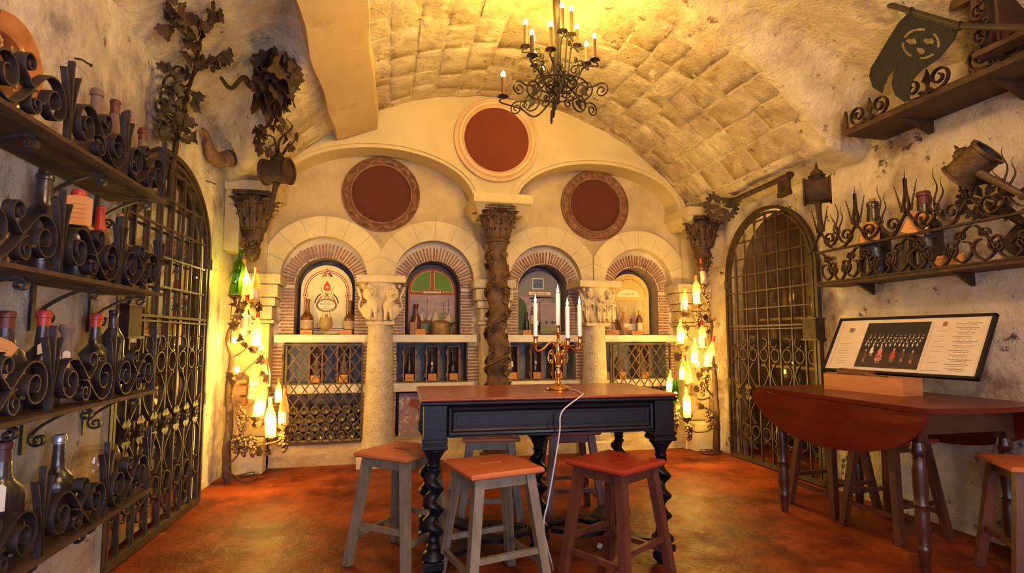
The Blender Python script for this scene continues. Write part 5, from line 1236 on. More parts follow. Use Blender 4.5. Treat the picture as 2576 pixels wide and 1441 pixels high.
def lit_bottle(label, Y, base, top, kind='burgundy', body='b_lit', cap=None, lab=None, lz=(.03, .12), bulb=True, holder=None, caph=.05, txt=None, bz=.30, group=None):
    p, q = AY(*base, Y), AY(*top, Y); d = q - p; h = d.length
    T = bottle(kind, label, p, h, body, cap, caph, lab, lz, tilt=(0, math.atan2(d.x, d.z)), group=group, txt=txt, name='lamp_bottle' if bulb else 'wine_bottle')
    if bulb: b = MB(); b.ball((0, 0, h * bz), .019, 10, 8, (1, 1, 1.3)); b.build('bulb', M['rlight'], T)
    if holder:
        for k in range(6):
            a = 2 * pi * k / 6 + .3; b = MB(); r_ = .036 * h / .3; addmesh(b, LEAFM[0], orient((cos(a) * .7, sin(a) * .7, .9), (-cos(a), -sin(a), .3)), p + Vector((r_ * .5 * cos(a), r_ * .5 * sin(a), -.02)), .06); b.build('cup_leaf', M['leaf'], holder, world=True)
        b = MB(); b.lathe([(.006, -.05), (.012, -.03), (.03, -.012), (.034, -.002)], 10, p); b.build('cup', M['leaf'], holder, world=True)
    return T
YL = 4.98
A = lambda x, y, Y=YL: AY(x, y, Y)
VL = vine_tree('iron_vine_lamp', 'tall iron grapevine tree carrying glowing bottles, in the left corner', (-1.24, 4.93, 0),
    [AZ(566, 1215) + Vector((.01, .03, 0)), A(570, 1130), A(578, 1060), A(574, 980), A(582, 900), A(572, 850), A(590, 800), A(606, 745)],
    [[A(582, 900), A(600, 890), A(620, 875), A(640, 860), A(655, 885)], [A(578, 1000), A(590, 965), A(612, 935), A(645, 905), A(660, 880)], [A(578, 1090), A(600, 1100, 4.9), A(635, 1090, 4.88), A(648, 1060, 4.9)],
     [A(576, 1130), A(610, 1128, 4.9), A(665, 1118, 4.85), A(705, 1105, 4.85), A(718, 1078, 4.88)], [A(574, 1020), A(590, 1015), A(620, 1025), A(640, 1010)], [A(590, 800), A(615, 790), A(630, 775), A(641, 762)],
     [A(600, 770), A(612, 800), A(616, 835)], [A(650, 905), A(668, 890), A(676, 965)], [A(665, 1118, 4.85), A(678, 1112, 4.85), A(682, 1100, 4.85)], [A(590, 1110), A(600, 1140), A(570, 1180), A(600, 1200)]],
    [A(x, y, YL - rv.uniform(.02, .12)) for x, y in ((590, 760), (604, 775), (610, 790), (620, 770), (630, 795), (650, 770), (600, 850), (618, 860), (585, 950), (612, 950), (620, 940), (640, 880), (655, 870), (665, 900), (690, 985), (600, 820), (640, 1050), (655, 1055), (720, 1070), (727, 1085), (700, 1110), (660, 1130), (676, 1145), (605, 1000), (690, 1090), (655, 860), (576, 955), (645, 1060), (712, 1100), (668, 940))],
    [A(605, 1030, 4.9), A(615, 1100, 4.88), A(596, 1090, 4.9), A(715, 1090, 4.84), A(637, 1100, 4.86), A(610, 1045, 4.92)])
GV = 'glowing bottles on the left iron vine'
lit_bottle('green glass bottle tilted at the top of the left iron vine', 4.92, (590, 745), (607, 628), 'bordeaux', 'b_green', 'cork', holder=VL, bulb=False)
lit_bottle('amber bottle with cream label and orange cap, upper right of the left vine', 4.92, (641, 762), (645, 672), 'burgundy', 'b_lit2', 'wax_orange', 'label', bulb=False, holder=VL)
lit_bottle('small frosted bottle with a brown cork glowing behind the green bottle', 5.06, (618, 765), (613, 652), 'burgundy', 'b_lit', 'wax_orange', bz=.55)
lit_bottle('glowing bottle with red cap below the green bottle, left vine', 4.95, (617, 835), (622, 741), 'burgundy', 'b_lit', 'wax_red', 'label', holder=VL)
lit_bottle('glowing bottle with a bright red cap in the middle of the left vine', 4.9, (642, 874), (650, 783), 'burgundy', 'b_lit', 'wax_red', 'label', holder=VL)
lit_bottle('pale glowing bottle with a cream neck, left vine beside the brick jamb', 5.0, (668, 975), (671, 897), 'burgundy', 'b_lit', 'label', 'label')
lit_bottle('glowing bottle with amber neck over the leaning brick coloured box, left vine', 4.98, (635, 1003), (644, 915), 'burgundy', 'b_lit', 'cork', 'label')
lit_bottle('brightest tilted bottle with a brown cap, lower left vine', 4.86, (647, 1050), (670, 943), 'bordeaux', 'b_lit', 'wax_dark', holder=VL, bz=.25)
lit_bottle('glowing bottle with a D on its label above the lowest branch', 4.86, (681, 1102), (680, 998), 'burgundy', 'b_lit', 'label', 'label', holder=VL, txt='D', bz=.45)
lit_bottle('slim glowing bottle with an orange neck, right side of the left vine', 5.0, (700, 1012), (702, 951), 'burgundy', 'b_lit', 'wax_orange')
lit_bottle('clear bottle with a white label and orange cap, lowest right of the left vine', 4.84, (712, 1072), (717, 977), 'burgundy', 'b_lit2', 'wax_orange', 'label', holder=VL, bulb=False)
VR = vine_tree('iron_vine_lamp', 'tall iron grapevine tree carrying glowing bottles, in the right corner', (3.27, 5.0, 0),
    [AZ(1806, 1142) + Vector((0, .02, 0)), A(1802, 1060), A(1800, 1000), A(1797, 940), A(1786, 860), A(1790, 815), A(1778, 770), A(1770, 730)],
    [[A(1787, 812), A(1775, 805), A(1762, 790), A(1757, 778)], [A(1797, 1000), A(1775, 975), A(1755, 950), A(1748, 915)], [A(1786, 1000), A(1760, 1005), A(1745, 990), A(1738, 980)], [A(1800, 1040), A(1770, 1025), A(1750, 1030), A(1735, 1050)],
     [A(1797, 1075), A(1775, 1085), A(1745, 1085), A(1728, 1060)], [A(1726, 1060), A(1705, 1045), A(1697, 1020)], [A(1718, 870), A(1715, 890), A(1722, 930)], [A(1725, 840), A(1740, 855), A(1757, 850)], [A(1790, 930), A(1792, 900), A(1790, 880)]],
    [A(x, y, YL - rv.uniform(.02, .12)) for x, y in ((1769, 722), (1760, 775), (1750, 785), (1722, 790), (1716, 785), (1790, 805), (1770, 800), (1705, 865), (1718, 880), (1697, 900), (1745, 925), (1760, 935), (1735, 985), (1745, 975), (1780, 925), (1795, 925), (1755, 1020), (1765, 1030), (1740, 1050), (1728, 1050), (1700, 1015), (1775, 1040), (1765, 925), (1725, 870), (1780, 830))],
    [A(1775, 940, 4.9), A(1785, 1040, 4.9), A(1700, 1040, 4.85), A(1733, 1068, 4.85), A(1725, 815, 4.92), A(1754, 790, 4.9), A(1778, 740, 4.95), A(1765, 960, 4.92)])
lit_bottle('dark bottle with a red cap and cream label at the top of the right vine', 4.95, (1770, 720), (1762, 650), 'bordeaux', 'b_brown', 'wax_red', 'label', bulb=False, holder=VR, lz=(.02, .16))
lit_bottle('glowing cream bottle with an orange cork just below the topmost one, right vine', 4.95, (1754, 768), (1750, 692), 'bordeaux', 'b_lit', 'wax_orange', 'label', holder=VR)
lit_bottle('glowing bottle with orange label beside the stacked impost, right vine', 4.95, (1720, 785), (1723, 725), 'bordeaux', 'b_lit', 'cork', 'label', holder=VR)
lit_bottle('glowing bottle with a dull neck hanging left of the right vine, mid height', 4.95, (1712, 868), (1711, 800), 'bordeaux', 'b_lit', 'cork', holder=VR)
lit_bottle('bottle with a red cap and rust coloured label, centre of the right vine', 4.93, (1768, 878), (1765, 806), 'bordeaux', 'b_lit', 'wax_red', 'label', holder=VR)
lit_bottle('glowing bottle with a yellow cap in the middle of the right vine', 4.95, (1747, 920), (1748, 850), 'bordeaux', 'b_lit', 'label', 'label')
lit_bottle('tilted bottle with a tall red cap on the right vine, next to the wall', 4.92, (1780, 925), (1796, 846), 'burgundy', 'b_lit', 'wax_red', 'label', holder=VR)
lit_bottle('amber bottle with a red tip and square label, lower left of the right vine', 4.9, (1733, 970), (1725, 894), 'burgundy', 'b_lit2', 'wax_red', 'label', bulb=False, holder=VR)
lit_bottle('glowing sloping bottle behind the amber one, right vine', 5.02, (1716, 955), (1718, 900), 'burgundy', 'b_lit', None)
lit_bottle('pale bottle by the table corner, leftmost on the right vine', 5.0, (1683, 985), (1686, 930), 'burgundy', 'b_lit', 'label')
lit_bottle('green necked bottle just above the table corner, right vine', 4.95, (1699, 1015), (1699, 938), 'bordeaux', 'b_green', 'wax_dark', holder=VR, bulb=True)
lit_bottle('brightest oval bottle lowest on the right vine', 4.88, (1729, 1052), (1726, 975), 'bordeaux', 'b_lit', 'cork', holder=VR, bz=.4)
# bare bulbs fixed to the vines
for x, y, Y, t, lb_ in ((655, 872, 4.92, VL, 'l'), (590, 855, 5.06, VL, 'l'), (597, 930, 5.05, VL, 'l'), (1755, 915, 5.0, VR, 'r'), (1722, 938, 5.03, VR, 'r')):
    b = MB(); b.ball(AY(x, y, Y), .02, 10, 8, (1, 1, 1.4)); b.build('bulb', M['rlight'], t, world=True)
for nm, pts, lab in (('power_cable', [(600, 1190), (640, 1195), (650, 1180), (620, 1165), (585, 1185), (610, 1215), (640, 1212), (655, 1190)], 'thin dark lamp cables curled on the floor under the left vine'), ('power_cable', [(1755, 1128), (1775, 1140), (1800, 1136), (1785, 1126), (1745, 1132), (1770, 1145), (1805, 1143)], 'thin dark lamp cables curled on the floor under the right vine')):
    P_ = []
    for k, (x, y) in enumerate(pts): p = AZ(x, y); P_.append((p.x, min(p.y, 5.22), .01 + .03 * (k % 3 == 1)))
    b = MB(); b.tube(catmull(P_, 6), .004, 5); tag(b.build(nm, M['iron']), lab, 'cable')
for x, y, Y in ((605, 700, 4.88), (655, 868, 4.80), (608, 850, 4.92), (650, 1030, 4.74), (690, 1085, 4.74), (1745, 760, 4.85), (1715, 850, 4.84), (1755, 915, 4.82), (1700, 1000, 4.80), (1735, 1030, 4.78)):
    lamp('POINT', 'vine_bulb_light', AY(x, y, Y), VLP, (1, .64, .12), .006)
# ================================================================== IRONWORK ON THE LEFT WALL
T = thing('iron_vine_ornament', 'dark iron foliage staff with curling leaves on the left wall above the gate', 'wall ornament', SURF(430, 470, .05))
pl = [SURF(x, y, .06) for x, y in ((428, 500), (432, 430), (440, 385), (447, 340), (462, 280), (475, 220), (487, 185), (495, 150), (505, 110))]
b = MB(); b.tube(pl, [.020, .021, .018, .017, .015, .013, .011, .010, .008], 9); b.build('staff', M['rust'], T, world=True)
for P_ in ([(495, 120), (470, 92), (450, 72), (430, 45), (422, 0)], [(495, 130), (515, 70), (530, 40), (525, 25)], [(490, 180), (520, 165), (545, 145), (565, 130)], [(480, 200), (500, 170), (512, 140)]):
    b = MB(); b.tube(catmull([SURF(x, y, .07) for x, y in P_], 5), .009, 6); b.build('branch', M['rust'], T, world=True)
for (x, y), r_, a0, d in (((440, 325), 34, 10, 1), ((430, 290), 34, 40, 1), ((425, 245), 32, 30, 1), ((432, 205), 30, 20, 1), ((450, 180), 26, 10, 1), ((415, 310), 26, 60, -1), ((455, 240), 22, 120, -1), ((410, 265), 22, 90, 1), ((448, 280), 20, 0, -1)):
    sp_ = spiral((x, y), r_, radians(a0), 1.3, r_ * .2, d=d); b = MB(); b.tube([SURF(u, v, .05 + .03 * i / len(sp_)) for i, (u, v) in enumerate(sp_)], [.0085 * (1 - .5 * i / len(sp_)) for i in range(len(sp_))], 5, flat=2.2); b.build('curl', M['iron'], T, world=True)
rv.seed(4)
def wleafs(T, pts, s, nm='iron_leaf', m='rust', off=(.05, .10)):
    for x, y in pts:
        b = MB(); a = rv.uniform(0, 6.3); addmesh(b, rv.choice(LEAFM), orient((rv.uniform(-.2, .6), cos(a), sin(a)), (1, -.6, -.35)), SURF(x, y, rv.uniform(*off)), s * rv.uniform(.8, 1.3)); b.build(nm, M[m], T, world=True)
wleafs(T, [(430, 8), (445, 20), (420, 55), (440, 70), (455, 60), (410, 60), (430, 90), (465, 95), (485, 90), (500, 75), (520, 55), (505, 95), (530, 15), (540, 60), (548, 40), (487, 105), (497, 135), (478, 140), (560, 140), (545, 150), (532, 158), (555, 158), (540, 170), (508, 60), (490, 65), (515, 85), (470, 80), (435, 40), (425, 30), (450, 35), (530, 165), (515, 175), (570, 125), (500, 165)], .075)
wleafs(T, [(x, y) for x in (405, 425, 445, 465) for y in (180, 215, 250, 285, 320, 345)], .062, m='iron')
wleafs(T, [(470, 320), (480, 345), (468, 360), (490, 230), (480, 270), (395, 330)], .08, m='iron')
T = thing('iron_grape_ornament', 'dark iron cluster of vine leaves with tendrils hanging high left of the beam', 'wall ornament', SURF(690, 215, .1))
wleafs(T, [(690 + 40 * cos(a), 212 + 44 * sin(a)) for a in np.linspace(.3, 6.5, 16)], .13, off=(.05, .12), m='iron')
wleafs(T, [(690 + 46 * cos(a) * q, 212 + 52 * sin(a) * q) for q, n_ in ((1, 14), (.72, 11), (.4, 7), (.05, 2)) for a in np.linspace(0, 6.28, n_, endpoint=False)], .14, off=(.08, .26), m='rust')
for P_, r_ in (([(650, 205), (630, 215), (615, 195), (600, 205), (585, 222), (570, 215), (556, 195)], .018), ([(660, 190), (640, 165), (632, 152), (645, 158)], .016), ([(690, 260), (685, 300), (660, 330), (650, 345)], .010), ([(700, 260), (705, 290), (692, 310), (700, 325)], .012), ([(700, 380), (705, 350), (735, 320), (720, 300)], .008), ([(697, 395), (690, 350), (670, 340), (655, 350)], .009), ([(705, 395), (725, 370), (745, 350)], .008)):
    q = catmull([SURF(x, y, .12) for x, y in P_], 6); b = MB(); b.tube(q, [r_ * (1 - .6 * i / len(q)) for i in range(len(q))], 7, flat=1.6); b.build('tendril', M['rust'], T, world=True)
wleafs(T, [(690, 275), (700, 290), (680, 300), (640, 335), (655, 350), (665, 320), (685, 330), (640, 370), (672, 378), (690, 395), (715, 300), (655, 390), (740, 345), (728, 365), (732, 380), (705, 335), (677, 395), (650, 330), (715, 350)], .085, off=(.10, .2))
c = AY(697, 432, 4.75); mallet_lamp('drum-shaped brown iron lantern on a slanting pole in the left corner', c, (1, -.35, 0), .10, .11, (.10, 0, 1), AY(676, 545, 4.85))
# ram horn
T = thing('ram_horn', 'ridged brown ram horn fixed to the left wall beside the gate arch', 'horn', SURF(550, 395, .05))
hp = catmull([SURF(x, y, .05) for x, y in ((508, 322), (520, 340), (524, 365), (532, 390), (552, 402), (578, 398))], 14); n = len(hp)
b = MB(); b.tube(hp, [(.006 + .058 * (i / n) ** .8) * (1 + .13 * (i % 4 == 0)) for i in range(n)], 14); b.build('horn', M['horn'], T, world=True, ang=1.2)
b = MB(); b.tube([hp[-1], hp[-1] + (hp[-1] - hp[-2]).normalized() * .02], .068, 12); b.build('horn_mount', M['rust'], T, world=True)
for x, y, lab in ((185, 146, 'rusty nail in the left wall right of the glazed dish'), (518, 455, 'small rusty nail in the left wall below the ram horn'), (450, 130, 'bent iron hook left of the foliage staff')):
    p = SURF(x, y, .004); T = tag(bpy.data.objects.new('nail', None), lab, 'nail'); COL.objects.link(T); T.location = p
    b = MB(); b.tube([p, p + Vector((.04, -.015, -.01)), p + Vector((.055, .03, -.012))], .0045, 6); b.build('shank', M['rust'], T, world=True); b = MB(); b.ball(p + Vector((.055, .03, -.012)), .008, 6, 4); b.build('head', M['rust'], T, world=True)
# ================================================================== NICHE CONTENTS
def panel(i, name, label, m):
    """arched board standing at the back of bay i; returns empty and mapper (u across from centre, v up from sill, w towards the viewer)"""
    cx = BX[i]; T = thing(name, label, 'painting', (cx, YP - .03, 1.232)); f = lambda u, v, w=0: (u, -w, v)
    pts = [(-.25, .01)] + [(-.25 * cos(pi * k / 24), .46 + .25 * sin(pi * k / 24)) for k in range(25)] + [(.25, .01)]
    b = MB(f); b.prism(pts, -.012, 0); b.build('board', M[m], T, smooth=False, fix=True); return T, f
def flat(T, f, pts, m, w=.0015, nm='painted_shape', base=0): b = MB(f); b.prism(pts, base, w); return b.build(nm, M[m], T, smooth=False, fix=True)
def band(T, f, pts, t, m, w=.0015, nm='painted_line'): b = MB(f); b.ribbon(pts, t, 0, w); return b.build(nm, M[m], T, smooth=False)
def circ(x, y, r, n=18): return [(x + r * cos(2 * pi * k / n), y + r * sin(2 * pi * k / n)) for k in range(n)]
def txt(T, s, size, x, y, m='ink', w=.003, **k): return text(s, size, M[m], T, Matrix.Translation((x, -w, y)) @ Matrix.Rotation(pi / 2, 4, 'X'), **k)
# 1: republican emblem
T, f = panel(0, 'emblem_panel', 'cream arched panel with a tricolour border and red cap emblem, first niche', 'p_cream')
for r_, m, t in ((.215, 'p_red', .008), (.205, 'p_white', .008), (.196, 'p_black', .006)):
    band(T, f, [(-r_, .065)] + [(-r_ * cos(pi * k / 30), .44 + r_ * sin(pi * k / 30)) for k in range(31)] + [(r_, .065)], t, m)
for y_, m, t in ((.045, 'p_red', .010), (.055, 'p_white', .007), (.065, 'p_black', .007)): band(T, f, [(-.205, y_), (.205, y_)], t, m)
for x, y in ((-.205, .40), (.205, .40), (0, .645)):
    for r_, m, w in ((.026, 'p_red', .0022), (.019, 'p_white', .0026), (.010, 'p_black', .003)): flat(T, f, circ(x, y, r_), m, w, 'rosette')
for s, m in ((-1.4, 'p_red'), (-.6, 'p_black'), (.6, 'p_red'), (1.4, 'p_black')): flat(T, f, [(s * .006, .63), (s * .022, .598), (s * .03, .585), (s * .038, .60), (s * .016, .635)], m, nm='ribbon_tail')
flat(T, f, [(-.035, .455), (-.030, .50), (-.012, .535), (0, .55), (.014, .53), (.032, .50), (.035, .455), (.0, .445)], 'p_red', .002, 'liberty_cap'); flat(T, f, circ(0, .485, .013), 'p_white', .003); flat(T, f, circ(0, .485, .006), 'p_black', .0035)
for s in (-1, 1):
    for r_, m in ((.115, 'p_black'), (.103, 'p_white'), (.09, 'p_red')): band(T, f, [(s * r_ * cos(a), .30 + r_ * 1.15 * sin(a)) for a in np.linspace(.15, 1.05, 10)], .013, m, nm='flag_fold')
    band(T, f, [(s * .065, .49), (-s * .055, .16)], .004, 'p_mast', .001, 'staff')
flat(T, f, [(x * 1.0, y) for x, y in [(.085 * cos(a), .30 + .055 * sin(a)) for a in np.linspace(0, 6.28, 24, endpoint=False)]], 'p_white', .0025, 'shield')
for k in range(30):
    a = 2 * pi * k / 30; x, y = .092 * cos(a), .30 + .062 * sin(a); flat(T, f, circ(x, y, .0105, 6), 'p_green' if k % 3 else 'p_red', .003, 'wreath_leaf')
for k, s in enumerate(('UNITÉ', 'INDIVISIBILITÉ', 'DE LA', 'RÉPUBLIQUE')): txt(T, s, .021, 0, .336 - .024 * k, w=.0028)
for y in (.405, .19):
    flat(T, f, [(-.018, y - .025), (.018, y - .025), (.018, y + .025), (-.018, y + .025)], 'p_gold', .002); band(T, f, [(-.018, y - .02), (.018, y + .02)], .004, 'p_black', .003); band(T, f, [(-.018, y + .02), (.018, y - .02)], .004, 'p_black', .003)
# 2: harbour
T, f = panel(1, 'harbour_painting', 'arched harbour painting with sailing ships under a green fanlight, second niche', 'p_frame')
hs = [(-.235, .02), (.235, .02), (.235, .425), (-.235, .425)]; flat(T, f, hs, 'sky_paint', .002, 'sky')
for s in (-1, 1):
    pts = [(s * .225, .455), (s * .105, .455), (s * .105, .48), (s * .018, .48), (s * .018, .685)] + [(s * (.225 * sin(a)), .46 + .225 * cos(a)) for a in np.linspace(.12, 1.5, 9)]
    flat(T, f, pts, 'p_yellow', .002, 'fanlight_line'); c_ = (s * .11, .55); flat(T, f, [((x - c_[0]) * .93 + c_[0], (y - c_[1]) * .93 + c_[1]) for x, y in pts], 'p_green', .0028, 'fanlight')
flat(T, f, [(-.10, .438), (.10, .438), (.10, .468), (-.10, .468)], 'p_black', .003, 'title_board'); flat(T, f, [(-.094, .442), (.094, .442), (.094, .464), (-.094, .464)], 'p_cream', .0036, 'title_board'); txt(T, 'LA RENTRÉE AU PORT', .017, 0, .453, w=.0042)
flat(T, f, [(-.235, .02), (.235, .02), (.235, .12), (-.235, .13)], 'p_water', .003, 'sea'); flat(T, f, [(-.235, .12), (-.235, .20), (-.12, .19), (0, .20), (.12, .24), (.235, .22), (.235, .12)], 'p_hill', .0026, 'shore')
for x, y, s in ((-.06, .12, 1.3), (.14, .11, .8), (-.16, .14, .8), (.02, .10, .7)): flat(T, f, [(x - .06 * s, y + .03 * s), (x - .045 * s, y), (x + .05 * s, y), (x + .065 * s, y + .035 * s)], 'p_hull', .0036, 'ship_hull')
for x, y0, y1 in ((-.055, .15, .40), (.12, .13, .36), (.17, .13, .38), (-.11, .15, .30), (.03, .13, .27)): band(T, f, [(x, y0), (x + .006, y1)], .004, 'p_mast', .0042, 'ship_mast')
for x in (.12, .17):
    for k in range(4): band(T, f, [(x - .03 + .003 * k, .18 + .045 * k), (x + .035 - .003 * k, .18 + .045 * k)], .003, 'p_mast', .0044, 'ship_yard')
for q in ([(-.05, .16), (.0, .24), (-.02, .15)], [(.0, .14), (.04, .26), (.075, .14)], [(-.14, .15), (-.10, .25), (-.085, .15)], [(-.05, .39), (-.04, .40), (-.01, .37)], [(.13, .15), (.19, .24), (.20, .14)]): flat(T, f, q, 'p_sail', .0048, 'ship_sail')
for x in (-.06, .05, .14): band(T, f, [(x, .36), (x - .06, .15)], .0015, 'p_mast', .0044, 'rigging')
# 3: tropical figure
T, f = panel(2, 'tropical_painting', 'arched painting of a standing figure and palms with a name board, third niche', 'p_grey')
flat(T, f, [(-.235, .02), (.22, .02), (.22, .42), (-.235, .42)], 'sky_paint', .002, 'sky'); flat(T, f, [(-.235, .02), (.22, .02), (.22, .09), (-.235, .13)], 'p_hill', .0026, 'shore')
flat(T, f, [(-.13, .435), (.14, .435), (.14, .485), (-.13, .485)], 'p_frame', .003, 'title_board'); flat(T, f, [(-.122, .441), (.132, .441), (.132, .479), (-.122, .479)], 'p_cream', .0036, 'title_board'); txt(T, 'Le Boucanier', .034, .0, .460, w=.0042, shear=.2)
flat(T, f, [(-.08, .51), (.05, .51), (.05, .63), (-.08, .63)], 'p_white', .003, 'small_view'); flat(T, f, [(-.072, .518), (.042, .518), (.042, .622), (-.072, .622)], 'p_blue', .0036, 'small_view')
for x, y in ((-.05, .55), (-.02, .57), (.01, .55)): flat(T, f, circ(x, y, .013, 8), 'p_dkgreen', .004, 'small_palm')
flat(T, f, [(-.235, .05), (-.16, .05), (-.13, .20), (-.15, .32), (-.18, .38), (-.235, .42)], 'p_dkgreen', .0032, 'foliage')
for k in range(9): a = .25 + k * .16; band(T, f, [(p.x, p.y) for p in catmull([(-.12, .40, 0), (-.02 + .02 * k, .42, 0), (.0 + .028 * k, .37 - .002 * k, 0)], 4)], .007, 'p_dkgreen', .0034, 'palm_frond')
flat(T, f, [(-.10, .10), (-.03, .10), (-.025, .22), (-.03, .31), (-.055, .33), (-.09, .31), (-.105, .22)], 'p_coat', .0036, 'figure_coat'); flat(T, f, circ(-.06, .35, .022), 'p_skin', .004, 'figure_head'); flat(T, f, [(-.10, .365), (-.02, .365), (-.03, .385), (-.09, .385)], 'p_hull', .0044, 'figure_hat')
flat(T, f, [(-.10, .12), (-.07, .12), (-.068, .22), (-.10, .22)], 'p_yellow', .0044, 'figure_breeches'); flat(T, f, [(-.08, .27), (.0, .29), (.0, .305), (-.08, .29)], 'p_skin', .0046, 'figure_arm'); band(T, f, [(.0, .38), (.01, .06)], .007, 'p_mast', .005, 'musket')
for x in (.08, .15, .19): band(T, f, [(x, .09), (x, .13)], .004, 'p_mast', .0036, 'palm_trunk'); flat(T, f, circ(x, .14, .018, 8), 'p_dkgreen', .004, 'small_palm')
# 4: supper room
T, f = panel(3, 'supper_painting', 'arched yellow painting of a supper scene in a columned hall, rightmost niche', 'p_yellow')
flat(T, f, [(-.20, .02), (.19, .02), (.19, .40), (-.20, .40)], 'p_ochre', .002, 'border'); flat(T, f, [(-.19, .03), (.18, .03), (.18, .39), (-.19, .39)], 'scene_paint', .0028, 'hall')
flat(T, f, [(.15 * cos(a) - .01, .435 + .10 * sin(a)) for a in np.linspace(0, pi, 16)], 'p_ochre', .002, 'title_board'); flat(T, f, [(.142 * cos(a) - .01, .440 + .092 * sin(a)) for a in np.linspace(0, pi, 16)], 'p_cream', .0028, 'title_board'); txt(T, 'Le Super fin', .032, -.01, .475, 'inkb', w=.0034, shear=.3)
for k in range(22): a = pi * (k + .5) / 22; flat(T, f, circ(.205 * cos(a), .44 + .205 * sin(a), .009, 6), 'p_red' if k % 2 else 'p_hill', .003, 'garland_flower')
for x in (-.14, -.05, .05, .14): flat(T, f, [(x - .008, .15), (x + .008, .15), (x + .007, .33), (x - .007, .33)], 'p_palewash', .0034, 'painted_column')
for k in range(8): x = -.15 + .042 * k; y = .13 + .02 * (k % 3); flat(T, f, circ(x, y + .05, .013, 8), 'p_skin', .004, 'diner_head'); flat(T, f, [(x - .02, y - .02), (x + .02, y - .02), (x + .013, y + .04), (x - .013, y + .04)], ('p_coat', 'p_pink', 'p_hull', 'p_white')[k % 4], .0036, 'diner')
flat(T, f, [(-.12, .06), (.13, .06), (.11, .13), (-.10, .13)], 'p_white', .0042, 'supper_table')
# objects in the niches
def NP(px, Y=5.74, z=1.232): p = AY(px, 800, Y); return (p.x, Y, z)
bottle('squat', 'old dark bottle with a torn pale label, left end of the first niche', NP(773), .355, body='b_brown', lab='labeld', lz=(.05, .12))
bottle('squat', 'old dark bottle with a torn pale label, right end of the first niche', NP(881), .345, body='b_brown', lab='labeld', lz=(.05, .12))
placard('placard', 'orange card leaning at the foot of the left bottle, first niche', NP(771, 5.66), 0, .055, .05); placard('placard', 'orange card leaning at the foot of the right bottle, first niche', NP(871, 5.66), 0, .055, .05)
T = thing('brandy_glass', 'cloudy balloon glass between two bottles in the first niche', 'glass', NP(820, 5.70)); M['cloudy'] = glassy('cloudy_glass', (.9, .82, .6), .05, .45, (.80, .66, .36))
b = MB(); b.lathe([(.035, 0), (.008, .008), (.007, .03), (.02, .04), (.055, .065), (.066, .10), (.062, .14), (.055, .17), (.054, .17), (.061, .14), (.064, .10), (.053, .067), (.001, .045)], 26, caps=False); b.build('bowl', M['cloudy'], T)
bottle('jug', 'brown flask with dark red top beside the brass pan, second niche', NP(1046), .32, body='b_brown', cap='wax_dark')
T = thing('wooden_block', 'small brown wooden stand in front of the flask, second niche', 'stand', NP(1043, 5.66)); b = MB(); b.bevbox(-.045, .02, -.02, .03, 0, .13, .004); b.build('block', M['crate'], T, smooth=False)
placard('placard', 'orange card at the left of the second niche', NP(1058, 5.63), 0, .05, .06)
T = thing('brass_pan', 'embossed brass pan with a curved handle in the second niche', 'pan', NP(1108, 5.72)); b = MB(); b.lathe([(.001, 0), (.085, 0), (.10, .02), (.105, .10), (.112, .125), (.118, .128), (.100, .118), (.095, .02), (.001, .01)], 26, caps=False, fn=lambda a, z: 1 + .012 * cos(a * 14) * (z < .1)); b.build('body', M['copper'], T)
b = MB(); b.tube(catmull([(.10, 0, .09), (.15, 0, .13), (.165, -.01, .08), (.15, -.02, .01), (.12, -.02, .0)], 5), .009, 7); b.build('handle', M['rust'], T); b = MB(); b.lathe([(.001, .03), (.06, .02), (.10, 0), (.10, -.004), (.001, .0)], 20, (0, 0, .128)); b.build('lid', M['copper'], T)
bottle('thin', 'slim dark bottle behind the left candle, third niche', NP(1325), .25, body='b_black'); bottle('magnum', 'dark bottle with a white tag in the third niche', NP(1350, 5.70), .235, body='b_black', tagk='white')
placard('placard', 'orange card behind the left candle, third niche', NP(1327, 5.64), 0, .045, .055)
bottle('squat', 'dark bottle with a white tag beside the column, rightmost niche', NP(1541, 5.74), .30, body='b_brown', tagk='white'); bottle('bordeaux', 'bottle with a cream label and orange cap, right end of the rightmost niche', NP(1608, 5.72), .28, body='b_brown', cap='wax_orange', lab='label', lz=(.04, .15))
placard('placard', 'wide orange card beside the column, rightmost niche', NP(1541, 5.65), 0, .075, .06); placard('placard', 'orange card below the labelled bottle, rightmost niche', NP(1603, 5.64), 0, .06, .05)
T = thing('clay_jug', 'brown two-handled clay jug in the rightmost niche', 'jug', NP(1570, 5.69)); b = MB(); b.lathe([(.001, 0), (.03, 0), (.034, .006), (.016, .02), (.02, .03), (.05, .07), (.062, .115), (.055, .15), (.025, .18), (.016, .20), (.016, .24), (.024, .262), (.020, .262), (.012, .24), (.012, .19)], 24, caps=False); b.build('body', M['amphora'], T)
for s in (-1, 1): b = MB(); b.tube(catmull([(s * .018, 0, .25), (s * .04, 0, .275), (s * .062, 0, .24), (s * .06, 0, .18), (s * .045, 0, .155)], 5), .007, 7); b.build('handle', M['amphora'], T)
b = MB(); b.ball((0, -.06, .11), .03, 8, 5, (1.2, .2, .8)); b.build('painted_mark', M['p_palewash'], T)
